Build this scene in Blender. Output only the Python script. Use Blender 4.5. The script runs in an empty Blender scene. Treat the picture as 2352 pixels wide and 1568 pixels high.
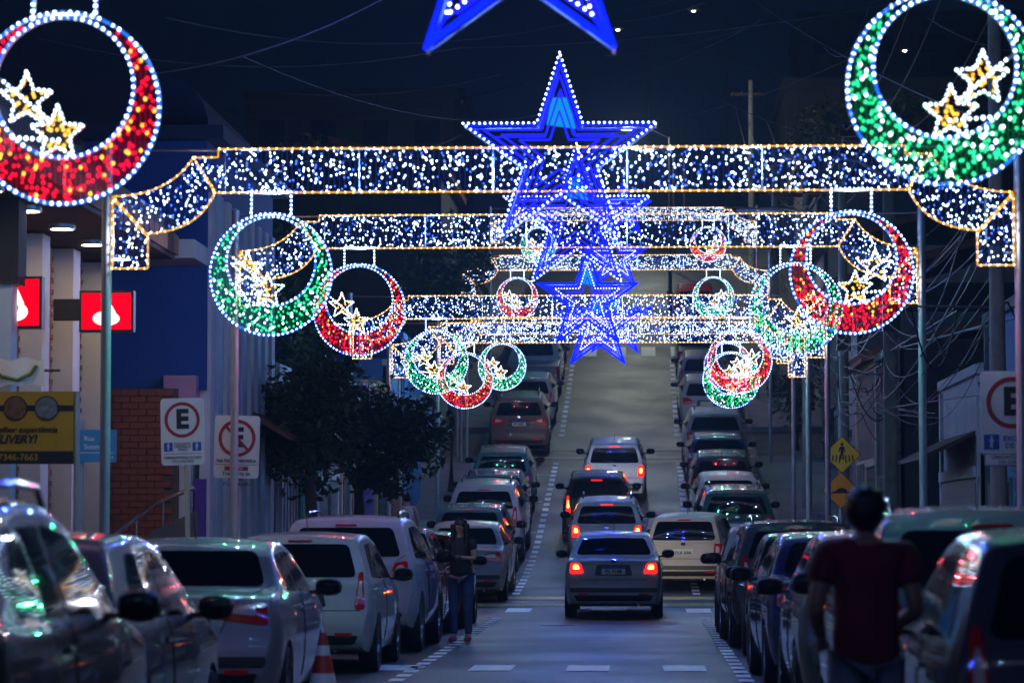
import bpy, bmesh, math, random
import numpy as np
from mathutils import Vector, Matrix
from mathutils.bvhtree import BVHTree

S = bpy.context.scene
COL = S.collection
R = math.radians
random.seed(7)

# ------------------------------------------------------------------ camera
FPX, CW, CH = 3000.0, 1024.0, 682.0          # focal length in pixels of the 1024 px frame
EYE = Vector((0.0, 0.0, 1.5))
VPX, VPY = 643.0, 529.0                      # where the street's level direction (+Y) meets the picture
cam_d = bpy.data.cameras.new('camera'); cam = bpy.data.objects.new('camera', cam_d); COL.objects.link(cam)
cam_d.sensor_width = 36.0; cam_d.lens = FPX * 36.0 / CW
cam_d.clip_start = 0.5; cam_d.clip_end = 3000.0
yaw = math.atan((VPX - CW / 2) / FPX); pitch = math.atan((VPY - CH / 2) / FPX)
cam.location = EYE
cam.rotation_euler = (R(90) + pitch, 0.0, yaw)
cam_d.dof.use_dof = True; cam_d.dof.focus_distance = 48.0; cam_d.dof.aperture_fstop = 2.8
cam_d.dof.aperture_blades = 8
S.camera = cam
CAMROT = cam.rotation_euler.to_matrix()
def at(px, py, Y):
    """point on the plane y = Y seen at a pixel of the 1024 x 682 frame"""
    d = CAMROT @ Vector(((px - CW / 2) / FPX, (CH / 2 - py) / FPX, -1.0))
    return EYE + d * (Y / d.y)
def dt(x, y, Y):                             # the same from coordinates of the 2352 px wide view
    return at(x / 2.2969, y / 2.2969, Y)

# ------------------------------------------------------------------ sky, exposure, render
W = bpy.data.worlds.new('World'); S.world = W; W.use_nodes = True
wn = W.node_tree.nodes; wl = W.node_tree.links
bg = wn['Background']
bg.inputs['Color'].default_value = (0.10, 0.26, 0.85, 1)
bg.inputs['Strength'].default_value = 0.0055
S.view_settings.view_transform = 'Standard'; S.view_settings.look = 'None'
S.view_settings.gamma = 1.0; S.view_settings.exposure = 0.62
S.render.engine = 'CYCLES'
S.cycles.use_denoising = True
S.cycles.denoiser = 'OPENIMAGEDENOISE'
S.cycles.denoising_input_passes = 'RGB_ALBEDO_NORMAL'
S.cycles.denoising_prefilter = 'ACCURATE'
S.cycles.max_bounces = 3; S.cycles.diffuse_bounces = 1; S.cycles.glossy_bounces = 2
S.cycles.transparent_max_bounces = 8
S.cycles.sample_clamp_indirect = 2.0
S.cycles.use_light_tree = True
S.cycles.caustics_reflective = False; S.cycles.caustics_refractive = False
S.cycles.filter_width = 1.5
S.cycles.use_adaptive_sampling = True; S.cycles.adaptive_threshold = .05; S.cycles.volume_bounces = 0

# ------------------------------------------------------------------ helpers
def tag(o, label=None, cat=None, group=None, kind=None):
    if label: o['label'] = label
    if cat: o['category'] = cat
    if group: o['group'] = group
    if kind: o['kind'] = kind
    return o
def empty(name, loc=(0, 0, 0), rz=0.0, label=None, cat=None, group=None):
    o = bpy.data.objects.new(name, None); COL.objects.link(o)
    o.location = loc; o.rotation_euler = (0, 0, rz); o.empty_display_size = 0.1
    return tag(o, label, cat, group)
def link(name, me, m=None, parent=None, loc=None, objmat=False):
    o = bpy.data.objects.new(name, me); COL.objects.link(o)
    if m is not None:
        if objmat and len(me.materials):
            o.material_slots[0].link = 'OBJECT'; o.material_slots[0].material = m
        elif not len(me.materials): me.materials.append(m)
    if parent is not None: o.parent = parent
    if loc is not None: o.location = loc
    return o
class MB:
    def __init__(s): s.v = []; s.f = []
    def add(s, vs, fs):
        n = len(s.v); s.v += [tuple(p) for p in vs]; s.f += [tuple(i + n for i in f) for f in fs]; return s
    def box(s, x0, x1, y0, y1, z0, z1):
        return s.add([(x0,y0,z0),(x1,y0,z0),(x1,y1,z0),(x0,y1,z0),(x0,y0,z1),(x1,y0,z1),(x1,y1,z1),(x0,y1,z1)],
                     [(0,3,2,1),(4,5,6,7),(0,1,5,4),(1,2,6,5),(2,3,7,6),(3,0,4,7)])
    def quad(s, a, b, c, d): return s.add([a, b, c, d], [(0, 1, 2, 3)])
    def tube(s, pts, r, n=6, r1=None, cap=True):
        pts = [Vector(p) for p in pts]; k = len(pts); vs = []; fs = []
        up = Vector((0, 0, 1))
        for i, p in enumerate(pts):
            t = (pts[min(i+1, k-1)] - pts[max(i-1, 0)]).normalized()
            a = t.cross(up)
            if a.length < 1e-3: a = t.cross(Vector((0, 1, 0)))
            a.normalize(); b = a.cross(t)
            rr = r if r1 is None else r + (r1 - r) * i / (k - 1)
            for j in range(n):
                q = 2 * math.pi * j / n
                vs.append(p + a * (rr * math.cos(q)) + b * (rr * math.sin(q)))
        for i in range(k - 1):
            for j in range(n):
                fs.append((i*n+j, i*n+(j+1) % n, (i+1)*n+(j+1) % n, (i+1)*n+j))
        if cap: fs += [tuple(range(n))[::-1], tuple((k-1)*n+j for j in range(n))]
        return s.add(vs, fs)
    def prism(s, poly, y0, y1):              # polygon in x,z pushed from y0 to y1
        n = len(poly)
        vs = [(x, y0, z) for x, z in poly] + [(x, y1, z) for x, z in poly]
        fs = [tuple(range(n)), tuple(range(n, 2*n))[::-1]] + [(i, i+n, (i+1) % n+n, (i+1) % n) for i in range(n)]
        return s.add(vs, fs)
    def disc(s, cx, cz, r, y0, y1, n=24): return s.prism([(cx+r*math.cos(2*math.pi*i/n), cz+r*math.sin(2*math.pi*i/n)) for i in range(n)], y0, y1)
    def ring(s, cx, cz, r0, r1, y0, y1, n=32):
        vs = []; fs = []
        for i in range(n):
            q = 2*math.pi*i/n; c, d = math.cos(q), math.sin(q)
            vs += [(cx+r0*c, y0, cz+r0*d), (cx+r1*c, y0, cz+r1*d), (cx+r1*c, y1, cz+r1*d), (cx+r0*c, y1, cz+r0*d)]
        for i in range(n):
            a = 4*i; b = 4*((i+1) % n)
            for k in range(4): fs.append((a+k, b+k, b+(k+1) % 4, a+(k+1) % 4))
        return s.add(vs, fs)
    def octa(s, p, r, h):
        x, y, z = p
        return s.add([(x+r,y,z),(x,y+r,z),(x-r,y,z),(x,y-r,z),(x,y,z+h),(x,y,z-h)],
                     [(0,1,4),(1,2,4),(2,3,4),(3,0,4),(1,0,5),(2,1,5),(3,2,5),(0,3,5)])
    def lathe(s, prof, c=(0, 0, 0), n=24, axis='z'):   # prof: (r, h)
        vs = []; fs = []; m = len(prof)
        for i in range(n):
            q = 2*math.pi*i/n
            for r, h in prof:
                a, b = r*math.cos(q), r*math.sin(q)
                vs.append((c[0]+a, c[1]+b, c[2]+h) if axis == 'z' else (c[0]+h, c[1]+a, c[2]+b))
        for i in range(n):
            for j in range(m-1): fs.append((i*m+j, ((i+1) % n)*m+j, ((i+1) % n)*m+j+1, i*m+j+1))
        return s.add(vs, fs)
    def mesh(s, name, m=None, smooth=None, fix=True):
        me = bpy.data.meshes.new(name); me.from_pydata(s.v, [], s.f)
        if fix:
            bm = bmesh.new(); bm.from_mesh(me); bmesh.ops.recalc_face_normals(bm, faces=bm.faces); bm.to_mesh(me); bm.free()
        if smooth is not None:
            me.shade_smooth(); me.set_sharp_from_angle(angle=R(smooth))
        if m is not None: me.materials.append(m)
        me.update(); return me
    def build(s, name, m, parent=None, smooth=None, loc=None): return link(name, s.mesh(name, m, smooth), None, parent, loc)

def mat(name, col, rough=0.6, metal=0.0, coat=0.0, var=0.0, scale=4.0, bump=0.0, spec=0.5, emit=None, es=0.0):
    m = bpy.data.materials.new(name); m.use_nodes = True
    nt = m.node_tree; p = nt.nodes['Principled BSDF']
    p.inputs['Base Color'].default_value = (*col, 1); p.inputs['Roughness'].default_value = rough
    p.inputs['Metallic'].default_value = metal; p.inputs['Coat Weight'].default_value = coat
    p.inputs['Coat Roughness'].default_value = 0.04; p.inputs['Specular IOR Level'].default_value = spec
    if emit: p.inputs['Emission Color'].default_value = (*emit, 1); p.inputs['Emission Strength'].default_value = es
    if var or bump:
        tc = nt.nodes.new('ShaderNodeTexCoord'); nz = nt.nodes.new('ShaderNodeTexNoise')
        nz.inputs['Scale'].default_value = scale; nz.inputs['Detail'].default_value = 6; nz.inputs['Roughness'].default_value = .65
        nt.links.new(tc.outputs['Object'], nz.inputs['Vector'])
        if var:
            rp = nt.nodes.new('ShaderNodeValToRGB')
            rp.color_ramp.elements[0].position = .3; rp.color_ramp.elements[1].position = .7
            rp.color_ramp.elements[0].color = tuple(c * (1 - var) for c in col) + (1,)
            rp.color_ramp.elements[1].color = tuple(min(1, c * (1 + var)) for c in col) + (1,)
            nt.links.new(nz.outputs['Fac'], rp.inputs['Fac']); nt.links.new(rp.outputs['Color'], p.inputs['Base Color'])
        if bump:
            b = nt.nodes.new('ShaderNodeBump'); b.inputs['Strength'].default_value = bump; b.inputs['Distance'].default_value = .02
            nt.links.new(nz.outputs['Fac'], b.inputs['Height']); nt.links.new(b.outputs['Normal'], p.inputs['Normal'])
    return m
def glow(name, col, st):
    m = bpy.data.materials.new(name); m.use_nodes = True; nt = m.node_tree
    for n in list(nt.nodes): nt.nodes.remove(n)
    e = nt.nodes.new('ShaderNodeEmission'); o = nt.nodes.new('ShaderNodeOutputMaterial')
    e.inputs['Color'].default_value = (*col, 1); e.inputs['Strength'].default_value = st
    nt.links.new(e.outputs[0], o.inputs['Surface']); return m

M = {}
M['bulb_white'] = glow('white_bulb', (0.62, 0.80, 1.0), 5.5)
M['bulb_blue'] = glow('blue_bulb', (0.06, 0.16, 1.0), 1.6)
M['bulb_gold'] = glow('warm_white_bulb', (1.0, 0.66, 0.24), 4.0)
M['bulb_red'] = glow('red_bulb', (1.0, 0.004, 0.03), 2.2)
M['bulb_green'] = glow('green_bulb', (0.02, 0.75, 0.28), 2.0)
M['bulb_amber'] = glow('amber_bulb', (1.0, 0.50, 0.05), 2.4)
M['rope_gold'] = glow('gold_rope_light', (1.0, 0.42, 0.02), .75)
M['rope_blue'] = glow('blue_rope_light', (0.001, 0.006, 1.0), 3.2)
M['rope_violet'] = glow('violet_rope_light', (0.006, 0.008, 1.0), 2.4)
M['rope_halo'] = glow('blue_halo_rope', (0.01, 0.16, 1.0), 1.0)  # bauble outline: glowing rope added as the blue halo around white bulbs
M['rope_cyan'] = glow('cyan_rope_light', (0.0, 0.30, 0.85), 1.0)
M['panel_cyan'] = glow('cyan_star_panel', (0.004, 0.26, 0.62), .8)
M['panel_blue'] = glow('blue_star_panel', (0.0, 0.012, 0.40), .5)
for k_ in list(M): M[k_].cycles.emission_sampling = 'NONE'      # their light is sampled through the lamps in each decoration
M['net'] = glow('blue_bloom_string', (.006, .022, .20), .55)  # carrier strings, no lamps: dim glow imitates the bloom between bulbs
M['net_red'] = glow('red_bloom_string', (.26, .0, .012), .5)  # bauble strings, same bloom put in as dim coloured emission
M['net_green'] = glow('green_bloom_string', (.0, .13, .035), .5)
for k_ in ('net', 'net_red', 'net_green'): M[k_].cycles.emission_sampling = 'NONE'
M['frame'] = mat('galvanised_frame', (0.35, 0.37, 0.4), .45, .6)
M['pole'] = mat('pale_grey_pole_paint', (0.42, 0.44, 0.47), .5, .2, var=.15, scale=3)
M['black'] = mat('black_plastic', (0.012, 0.012, 0.014), .5)
M['glass'] = mat('dark_tinted_glass', (0.004, 0.006, 0.009), .03, 0, 0, spec=.5)
M['tyre'] = mat('tyre_rubber', (0.012, 0.012, 0.013), .85)
M['rim'] = mat('alloy_rim', (0.35, 0.36, 0.38), .3, .9)
M['chrome'] = mat('chrome_trim', (0.6, 0.6, 0.62), .15, 1.0)
M['lamp'] = mat('unlit_red_lens', (0.5, 0.008, 0.012), .12, 0, 1.0)
M['lamp_clear'] = mat('clear_lens', (0.55, 0.45, 0.4), .15, 0, 1.0)
M['lamp_lit'] = glow('lit_tail_lamp', (1.0, 0.012, 0.012), 1.6)
M['lamp_core'] = glow('lit_lamp_core', (1.0, 0.42, 0.06), 5.0)
M['headlamp'] = glow('lit_headlamp', (1.0, 0.9, 0.75), 10.0)
M['plate'] = mat('plate_white', (0.62, 0.63, 0.62), .5)
M['plate_grey'] = mat('plate_grey', (0.4, 0.4, 0.38), .5)
M['plate_blue'] = mat('plate_blue_band', (0.02, 0.06, 0.4), .5)
M['ink'] = mat('black_print', (0.015, 0.016, 0.02), .6)
M['reflector'] = mat('red_reflector', (0.6, 0.01, 0.01), .2, 0, 1)

FONT = {}
def lettering(txt, size, m, parent, loc, rot=(R(90), 0, 0), align='CENTER', name='lettering', bold=.02, sx=1.0, shear=0.0):
    c = bpy.data.curves.new('txt', 'FONT'); c.body = txt; c.size = size; c.align_x = align; c.align_y = 'CENTER'
    c.offset = bold * size; c.extrude = .003; c.shear = shear; c.resolution_u = 3
    t = bpy.data.objects.new('txt', c); COL.objects.link(t)
    me = bpy.data.meshes.new_from_object(t.evaluated_get(bpy.context.evaluated_depsgraph_get()))
    bpy.data.objects.remove(t); bpy.data.curves.remove(c)
    me.materials.clear(); me.materials.append(m)
    o = link(name, me, None, parent, loc); o.rotation_euler = rot; o.scale = (sx, 1, 1)
    return o

# ------------------------------------------------------------------ ground profile along the street
_gy = np.array([-80, 0, 50, 55, 61.9, 66.7, 71, 77, 81.7, 86.7, 93, 101, 106, 120, 140, 165, 185, 230, 700.])
_gz = np.array([0, 0, 0, .10, .45, .80, 1.30, 2.2, 2.92, 3.6, 4.75, 6.4, 7.5, 11.0, 14.8, 18.0, 19.5, 20.5, 24.])
_ys = np.arange(-80, 700, .5); _zs = np.interp(_ys, _gy, _gz)
_k = np.ones(9) / 9; _zs2 = np.convolve(np.pad(_zs, 4, mode='edge'), _k, mode='valid')
def G(y): return float(np.interp(y, _ys, _zs2))
def slope(y): return math.atan((G(y + 1.6) - G(y - 1.6)) / 3.2)

XL, XR = -4.75, 3.3           # kerbs
LL, LR = -2.46, 1.02          # dashed parking lines
def sheet(x0, x1, y0, y1, dz, step=1.0, nx=1):
    b = MB(); n = max(1, int(math.ceil((y1 - y0) / step)))
    for i in range(n + 1):
        y = y0 + (y1 - y0) * i / n
        for j in range(nx + 1):
            b.v.append((x0 + (x1 - x0) * j / nx, y, G(y) + dz))
    w = nx + 1
    for i in range(n):
        for j in range(nx): b.f.append((i*w+j, i*w+j+1, (i+1)*w+j+1, (i+1)*w+j))
    return b

def asphalt(name, c0, c1):
    m = bpy.data.materials.new(name); m.use_nodes = True; nt = m.node_tree; p = nt.nodes['Principled BSDF']
    tc = nt.nodes.new('ShaderNodeTexCoord')
    n1 = nt.nodes.new('ShaderNodeTexNoise'); n1.inputs['Scale'].default_value = .55; n1.inputs['Detail'].default_value = 5
    n2 = nt.nodes.new('ShaderNodeTexNoise'); n2.inputs['Scale'].default_value = 55; n2.inputs['Detail'].default_value = 4
    for n in (n1, n2): nt.links.new(tc.outputs['Object'], n.inputs['Vector'])
    mx = nt.nodes.new('ShaderNodeMix'); mx.data_type = 'RGBA'
    mx.inputs['A'].default_value = (*c0, 1); mx.inputs['B'].default_value = (*c1, 1)
    ad = nt.nodes.new('ShaderNodeMath'); ad.operation = 'MULTIPLY_ADD'
    ad.inputs[1].default_value = .45; nt.links.new(n2.outputs['Fac'], ad.inputs[0])
    sb = nt.nodes.new('ShaderNodeMath'); sb.operation = 'MULTIPLY'; sb.inputs[1].default_value = .65
    nt.links.new(n1.outputs['Fac'], sb.inputs[0]); nt.links.new(sb.outputs[0], ad.inputs[2])
    nt.links.new(ad.outputs[0], mx.inputs['Factor']); nt.links.new(mx.outputs['Result'], p.inputs['Base Color'])
    rr = nt.nodes.new('ShaderNodeMapRange'); rr.inputs['To Min'].default_value = .42; rr.inputs['To Max'].default_value = .70
    nt.links.new(n1.outputs['Fac'], rr.inputs['Value']); nt.links.new(rr.outputs[0], p.inputs['Roughness'])
    p.inputs['Specular IOR Level'].default_value = .32
    mp = nt.nodes.new('ShaderNodeMapping'); mp.inputs['Scale'].default_value = (2.2, .05, 1); n3 = nt.nodes.new('ShaderNodeTexNoise'); n3.inputs['Scale'].default_value = 1.0; n3.inputs['Detail'].default_value = 3
    nt.links.new(tc.outputs['Object'], mp.inputs['Vector']); nt.links.new(mp.outputs[0], n3.inputs['Vector'])
    av = nt.nodes.new('ShaderNodeMath'); av.operation = 'MULTIPLY_ADD'; av.inputs[1].default_value = .9; av.inputs[2].default_value = -.42
    nt.links.new(n3.outputs['Fac'], av.inputs[0]); a2 = nt.nodes.new('ShaderNodeMath'); a2.operation = 'ADD'; nt.links.new(ad.outputs[0], a2.inputs[0]); nt.links.new(av.outputs[0], a2.inputs[1]); nt.links.new(a2.outputs[0], mx.inputs['Factor'])
    vo = nt.nodes.new('ShaderNodeTexVoronoi'); vo.feature = 'DISTANCE_TO_EDGE'; vo.inputs['Scale'].default_value = .38
    wp = nt.nodes.new('ShaderNodeMix'); wp.data_type = 'VECTOR'; wp.inputs['Factor'].default_value = .12
    nt.links.new(tc.outputs['Object'], wp.inputs[4]); nt.links.new(n1.outputs['Color'], wp.inputs[5]); nt.links.new(wp.outputs[1], vo.inputs['Vector'])
    cr = nt.nodes.new('ShaderNodeMapRange'); cr.inputs['From Max'].default_value = .022; cr.inputs['To Min'].default_value = .3; cr.clamp = True
    nt.links.new(vo.outputs['Distance'], cr.inputs['Value']); mm_ = nt.nodes.new('ShaderNodeMix'); mm_.data_type = 'RGBA'; mm_.blend_type = 'MULTIPLY'; mm_.inputs['Factor'].default_value = 1
    nt.links.new(mx.outputs['Result'], mm_.inputs['A']); nt.links.new(cr.outputs[0], mm_.inputs['B']); nt.links.new(mm_.outputs['Result'], p.inputs['Base Color'])
    b = nt.nodes.new('ShaderNodeBump'); b.inputs['Strength'].default_value = .35; b.inputs['Distance'].default_value = .01
    nt.links.new(n2.outputs['Fac'], b.inputs['Height']); nt.links.new(b.outputs['Normal'], p.inputs['Normal'])
    return m
M['asphalt'] = asphalt('worn_asphalt', (.009, .010, .012), (.038, .040, .040))
M['pavement'] = mat('concrete_pavement', (.16, .155, .15), .8, var=.25, scale=1.5, bump=.2)
M['kerb'] = mat('kerb_stone', (.22, .22, .21), .8, var=.25, scale=3)
M['earth'] = mat('dry_earth_and_grass', (.10, .085, .055), .95, var=.45, scale=.8, bump=.6)
M['road_white'] = mat('road_paint_white', (.80, .81, .82), .65, var=.18, scale=9)
M['road_yellow'] = mat('road_paint_yellow', (.42, .33, .12), .65, var=.45, scale=5)

ground = sheet(-300, 300, -70, 600, -.02, 2.0, 6).build('ground', M['earth']); tag(ground, kind='structure')
road = sheet(XL, XR, -30, 190, .0, .8, 2).build('road', M['asphalt']); tag(road, kind='structure')
cross_road = sheet(XR, 60, 49.5, 57.5, .0, 1.0, 8).build('side_street', M['asphalt']); tag(cross_road, kind='structure')
def sidewalk(x0, x1, y0, y1, kx):
    n = max(2, int((y1 - y0) / 1.0)); b = MB()
    for i in range(n):
        ya, yb = y0 + (y1-y0)*i/n, y0 + (y1-y0)*(i+1)/n
        za, zb = G(ya), G(yb)
        b.add([(x0,ya,za-.3),(x1,ya,za-.3),(x1,yb,zb-.3),(x0,yb,zb-.3),(x0,ya,za+.14),(x1,ya,za+.14),(x1,yb,zb+.14),(x0,yb,zb+.14)],
              [(4,5,6,7),(0,1,5,4),(1,2,6,5),(3,0,4,7),(2,3,7,6)])
    o = b.build('sidewalk', M['pavement']); tag(o, kind='structure')
    kb = MB(); s = 1 if kx > (x0+x1)/2 else -1
    y = y0
    while y < min(y1, 112) - .95:                              # kerb stones about 1 m long
        za, zb = G(y+.01), G(y+.99); a, c = kx, kx + s*.13
        kk = MB(); x_0, x_1 = min(a, c), max(a, c)
        kk.add([(x_0,y+.01,za-.2),(x_1,y+.01,za-.2),(x_1,y+.99,zb-.2),(x_0,y+.99,zb-.2),(x_0,y+.01,za+.152),(x_1,y+.01,za+.152),(x_1,y+.99,zb+.152),(x_0,y+.99,zb+.152)],
               [(4,5,6,7),(0,1,5,4),(1,2,6,5),(3,0,4,7),(2,3,7,6)])
        kk.build('kerb_stone', M['kerb'], o); y += 1.0
sidewalk(-7.4, XL - .0, 8, 85.5, XL); sidewalk(-7.0, XL, 91.5, 180, XL)
sidewalk(XR + .0, 5.6, 8, 49.2, XR); sidewalk(XR, 5.6, 57.8, 85.5, XR); sidewalk(XR, 6.5, 91.5, 180, XR)

def paint(name, poly, m, parent, dz=.008):
    b = MB(); b.v = [(x, y, G(y) + dz) for x, y in poly]; b.f = [tuple(range(len(poly)))]
    return b.build(name, m, parent)
# dashed parking lines
for X in (LL, LR):
    y = 27.0
    while y < 106:
        if 50.6 < y < 57.8 or 85.2 < y < 90.5: y += 1.0; continue
        per = .92; ln = .52
        paint('lane_dash', [(X-.075, y), (X+.075, y), (X+.075, y+ln), (X-.075, y+ln)], M['road_white'], road)
        y += per
# parking bay ticks
for y in (61.5, 66.6, 71.8, 77.0, 82.2, 93.6, 98.8, 104.0):
    paint('bay_line', [(XL+.2, y), (LL-.1, y), (LL-.1, y+.12), (XL+.2, y+.12)], M['road_white'], road)
    paint('bay_line', [(LR+.1, y), (XR-.2, y), (XR-.2, y+.12), (LR+.1, y+.12)], M['road_white'], road)
# crosswalk bars
for i in range(-4, 4):
    x = -.60 + i * 1.04
    paint('crosswalk_stripe', [(x-.23, 32.0), (x+.23, 32.0), (x+.23, 33.3), (x-.23, 33.3)], M['road_white'], road)
for i in range(-3, 4):
    x = -1.15 + i * 1.06
    paint('crosswalk_stripe', [(x-.22, 52.6), (x+.22, 52.6), (x+.22, 54.0), (x-.22, 54.0)], M['road_white'], road)
def yband(y0, y1, name, m, bow=.0, dz=.010, x0=XL+.1, x1=XR-.1):
    b = MB(); n = 16
    for i in range(n+1):
        x = x0 + (x1-x0)*i/n; o_ = bow*(2*i/n-1)**2
        for y in (y0+o_, y1+o_): b.v.append((x, y, G(y) + dz))
    b.f = [(2*i, 2*i+2, 2*i+3, 2*i+1) for i in range(n)]
    return b.build(name, m, road)
yband(54.6, 55.6, 'yellow_band', M['road_yellow']); yband(56.6, 57.4, 'yellow_band', M['road_yellow'])
yband(85.8, 86.3, 'yellow_band', M['road_yellow'], .5); yband(87.6, 88.0, 'yellow_band', M['road_yellow'], .4)
for i in range(7):
    x = XL + .5 + i*1.05
    paint('crosswalk_stripe', [(x, 106.5), (x+.5, 106.5), (x+.5, 108.3), (x, 108.3)], M['road_white'], road)

mh = MB().lathe([(0, .012), (.27, .012), (.30, .006), (.30, .0)], (-1.35, 47.6, G(47.6)), 24); mh.build('manhole_cover', mat('cast_iron', (.03, .03, .032), .5, .6, var=.3, scale=20), road)

# ------------------------------------------------------------------ light arches, stars and baubles
BR, BH = .0135, .018                         # bulb half-width, half-height
def along(pts, step):
    out = []; carry = 0.0
    for a, b in zip(pts[:-1], pts[1:]):
        a = Vector(a); b = Vector(b); L = (b - a).length; t = carry
        while t < L: out.append(a + (b - a) * (t / L)); t += step
        carry = t - L
    return out
def bulbs(b, pts, r=BR, h=BH, jit=.0, rnd=random):
    for p in pts:
        k = rnd.uniform(.8, 1.15)
        b.octa((p[0] + rnd.uniform(-jit, jit), p[1] + rnd.uniform(-.01, .01), p[2] + rnd.uniform(-jit, jit)), r*k, h*k)
def inside(pt, poly):
    x, z = pt; c = False; j = len(poly) - 1
    for i in range(len(poly)):
        xi, zi = poly[i]; xj, zj = poly[j]
        if (zi > z) != (zj > z) and x < (xj - xi) * (z - zi) / (zj - zi) + xi: c = not c
        j = i
    return c
def scatter(poly, dens, rnd, test=None, mind=.028):
    xs = [p[0] for p in poly]; zs = [p[1] for p in poly]
    A = (max(xs)-min(xs))*(max(zs)-min(zs)); out = []; grid = {}
    for _ in range(int(A * dens)):
        x = rnd.uniform(min(xs), max(xs)); z = rnd.uniform(min(zs), max(zs))
        if not inside((x, z), poly) or (test and not test(x, z)): continue
        g = (int(x/mind), int(z/mind))
        if g in grid: continue
        grid[g] = 1; out.append((x, 0, z))
    return out

# outline of the arch, origin at the middle of the band's lower edge, x to the right
BHT = .42
def lamp(par, loc, watts, col, name='bulb_glow'):
    ld = bpy.data.lights.new(name, 'POINT'); ld.energy = watts; ld.color = col; ld.shadow_soft_size = .016
    o = bpy.data.objects.new(name, ld); COL.objects.link(o); o.parent = par; o.location = loc
def bez(p0, p1, p2, n=10):
    return [((1-t)**2*p0[0]+2*t*(1-t)*p1[0]+t*t*p2[0], (1-t)**2*p0[1]+2*t*(1-t)*p1[1]+t*t*p2[1]) for t in [i/n for i in range(n+1)]]
up = bez((3.50, .34), (3.72, -.02), (4.27, -.03))           # upper edge of the curled end
lo = bez((3.29, 0.02), (3.42, -.36), (3.94, -.39))
right = [(3.26, BHT), (3.26, .34), (3.50, .34)]
curl = up + lo[::-1]
post = [(3.93, -.42), (4.27, -.05), (4.27, -.72), (3.93, -.72)]
band = [(-3.29, 0), (3.29, 0), (3.50, .34), (3.26, .34), (3.26, BHT), (-3.26, BHT), (-3.26, .34), (-3.50, .34)]
mir = lambda pl: [(-x, z) for x, z in pl]
def arch_meshes(rnd, full=True):
    polys = [band, curl, mir(curl), post, mir(post)]
    fr = MB(); rope = MB(); gold = MB(); white = MB(); net = MB(); blue = MB()
    for pl in polys:
        cl = [(x, 0, z) for x, z in pl] + [(pl[0][0], 0, pl[0][1])]
        for a, b in zip(cl[:-1], cl[1:]):
            fr.tube([(a[0], .02, a[2]), (b[0], .02, b[2])], .012, 4, cap=False)
            rope.tube([(a[0], -.004, a[2]), (b[0], -.004, b[2])], .0075, 4, cap=False)
        bulbs(gold, [(p.x, -.012, p.z) for p in along(cl, .078)], .0105, .0125, 0, rnd)
        sp = scatter(pl, 470, rnd, None, .024)
        bulbs(white, [q for i, q in enumerate(sp) if i % 3], .0094, .0125, 0, rnd); bulbs(blue, [q for i, q in enumerate(sp) if i % 3 == 0], .0105, .0135, 0, rnd)
        xs = [p[0] for p in pl]; zs = [p[1] for p in pl]; x = min(xs) + .05
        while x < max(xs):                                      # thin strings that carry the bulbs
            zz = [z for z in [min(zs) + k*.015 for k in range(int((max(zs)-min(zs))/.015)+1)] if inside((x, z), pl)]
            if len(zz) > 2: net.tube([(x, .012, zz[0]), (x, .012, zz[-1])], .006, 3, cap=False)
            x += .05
    for x in [-3.2 + 1.28*k for k in range(6)]: fr.tube([(x, .03, .01), (x, .03, BHT-.01)], .01, 4)
    return [('frame', fr.mesh('arch_frame', M['frame']), None), ('rope_light', rope.mesh('arch_rope', M['rope_gold']), None),
            ('edge_bulbs', gold.mesh('arch_edge_bulbs', M['bulb_gold'], fix=False), 'stuff'),
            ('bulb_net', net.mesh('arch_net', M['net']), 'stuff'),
            ('blue_bulbs', blue.mesh('arch_blue_bulbs', M['bulb_blue'], fix=False), 'stuff'),
            ('fill_bulbs', white.mesh('arch_fill_bulbs', M['bulb_white'], fix=False), 'stuff')]

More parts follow.
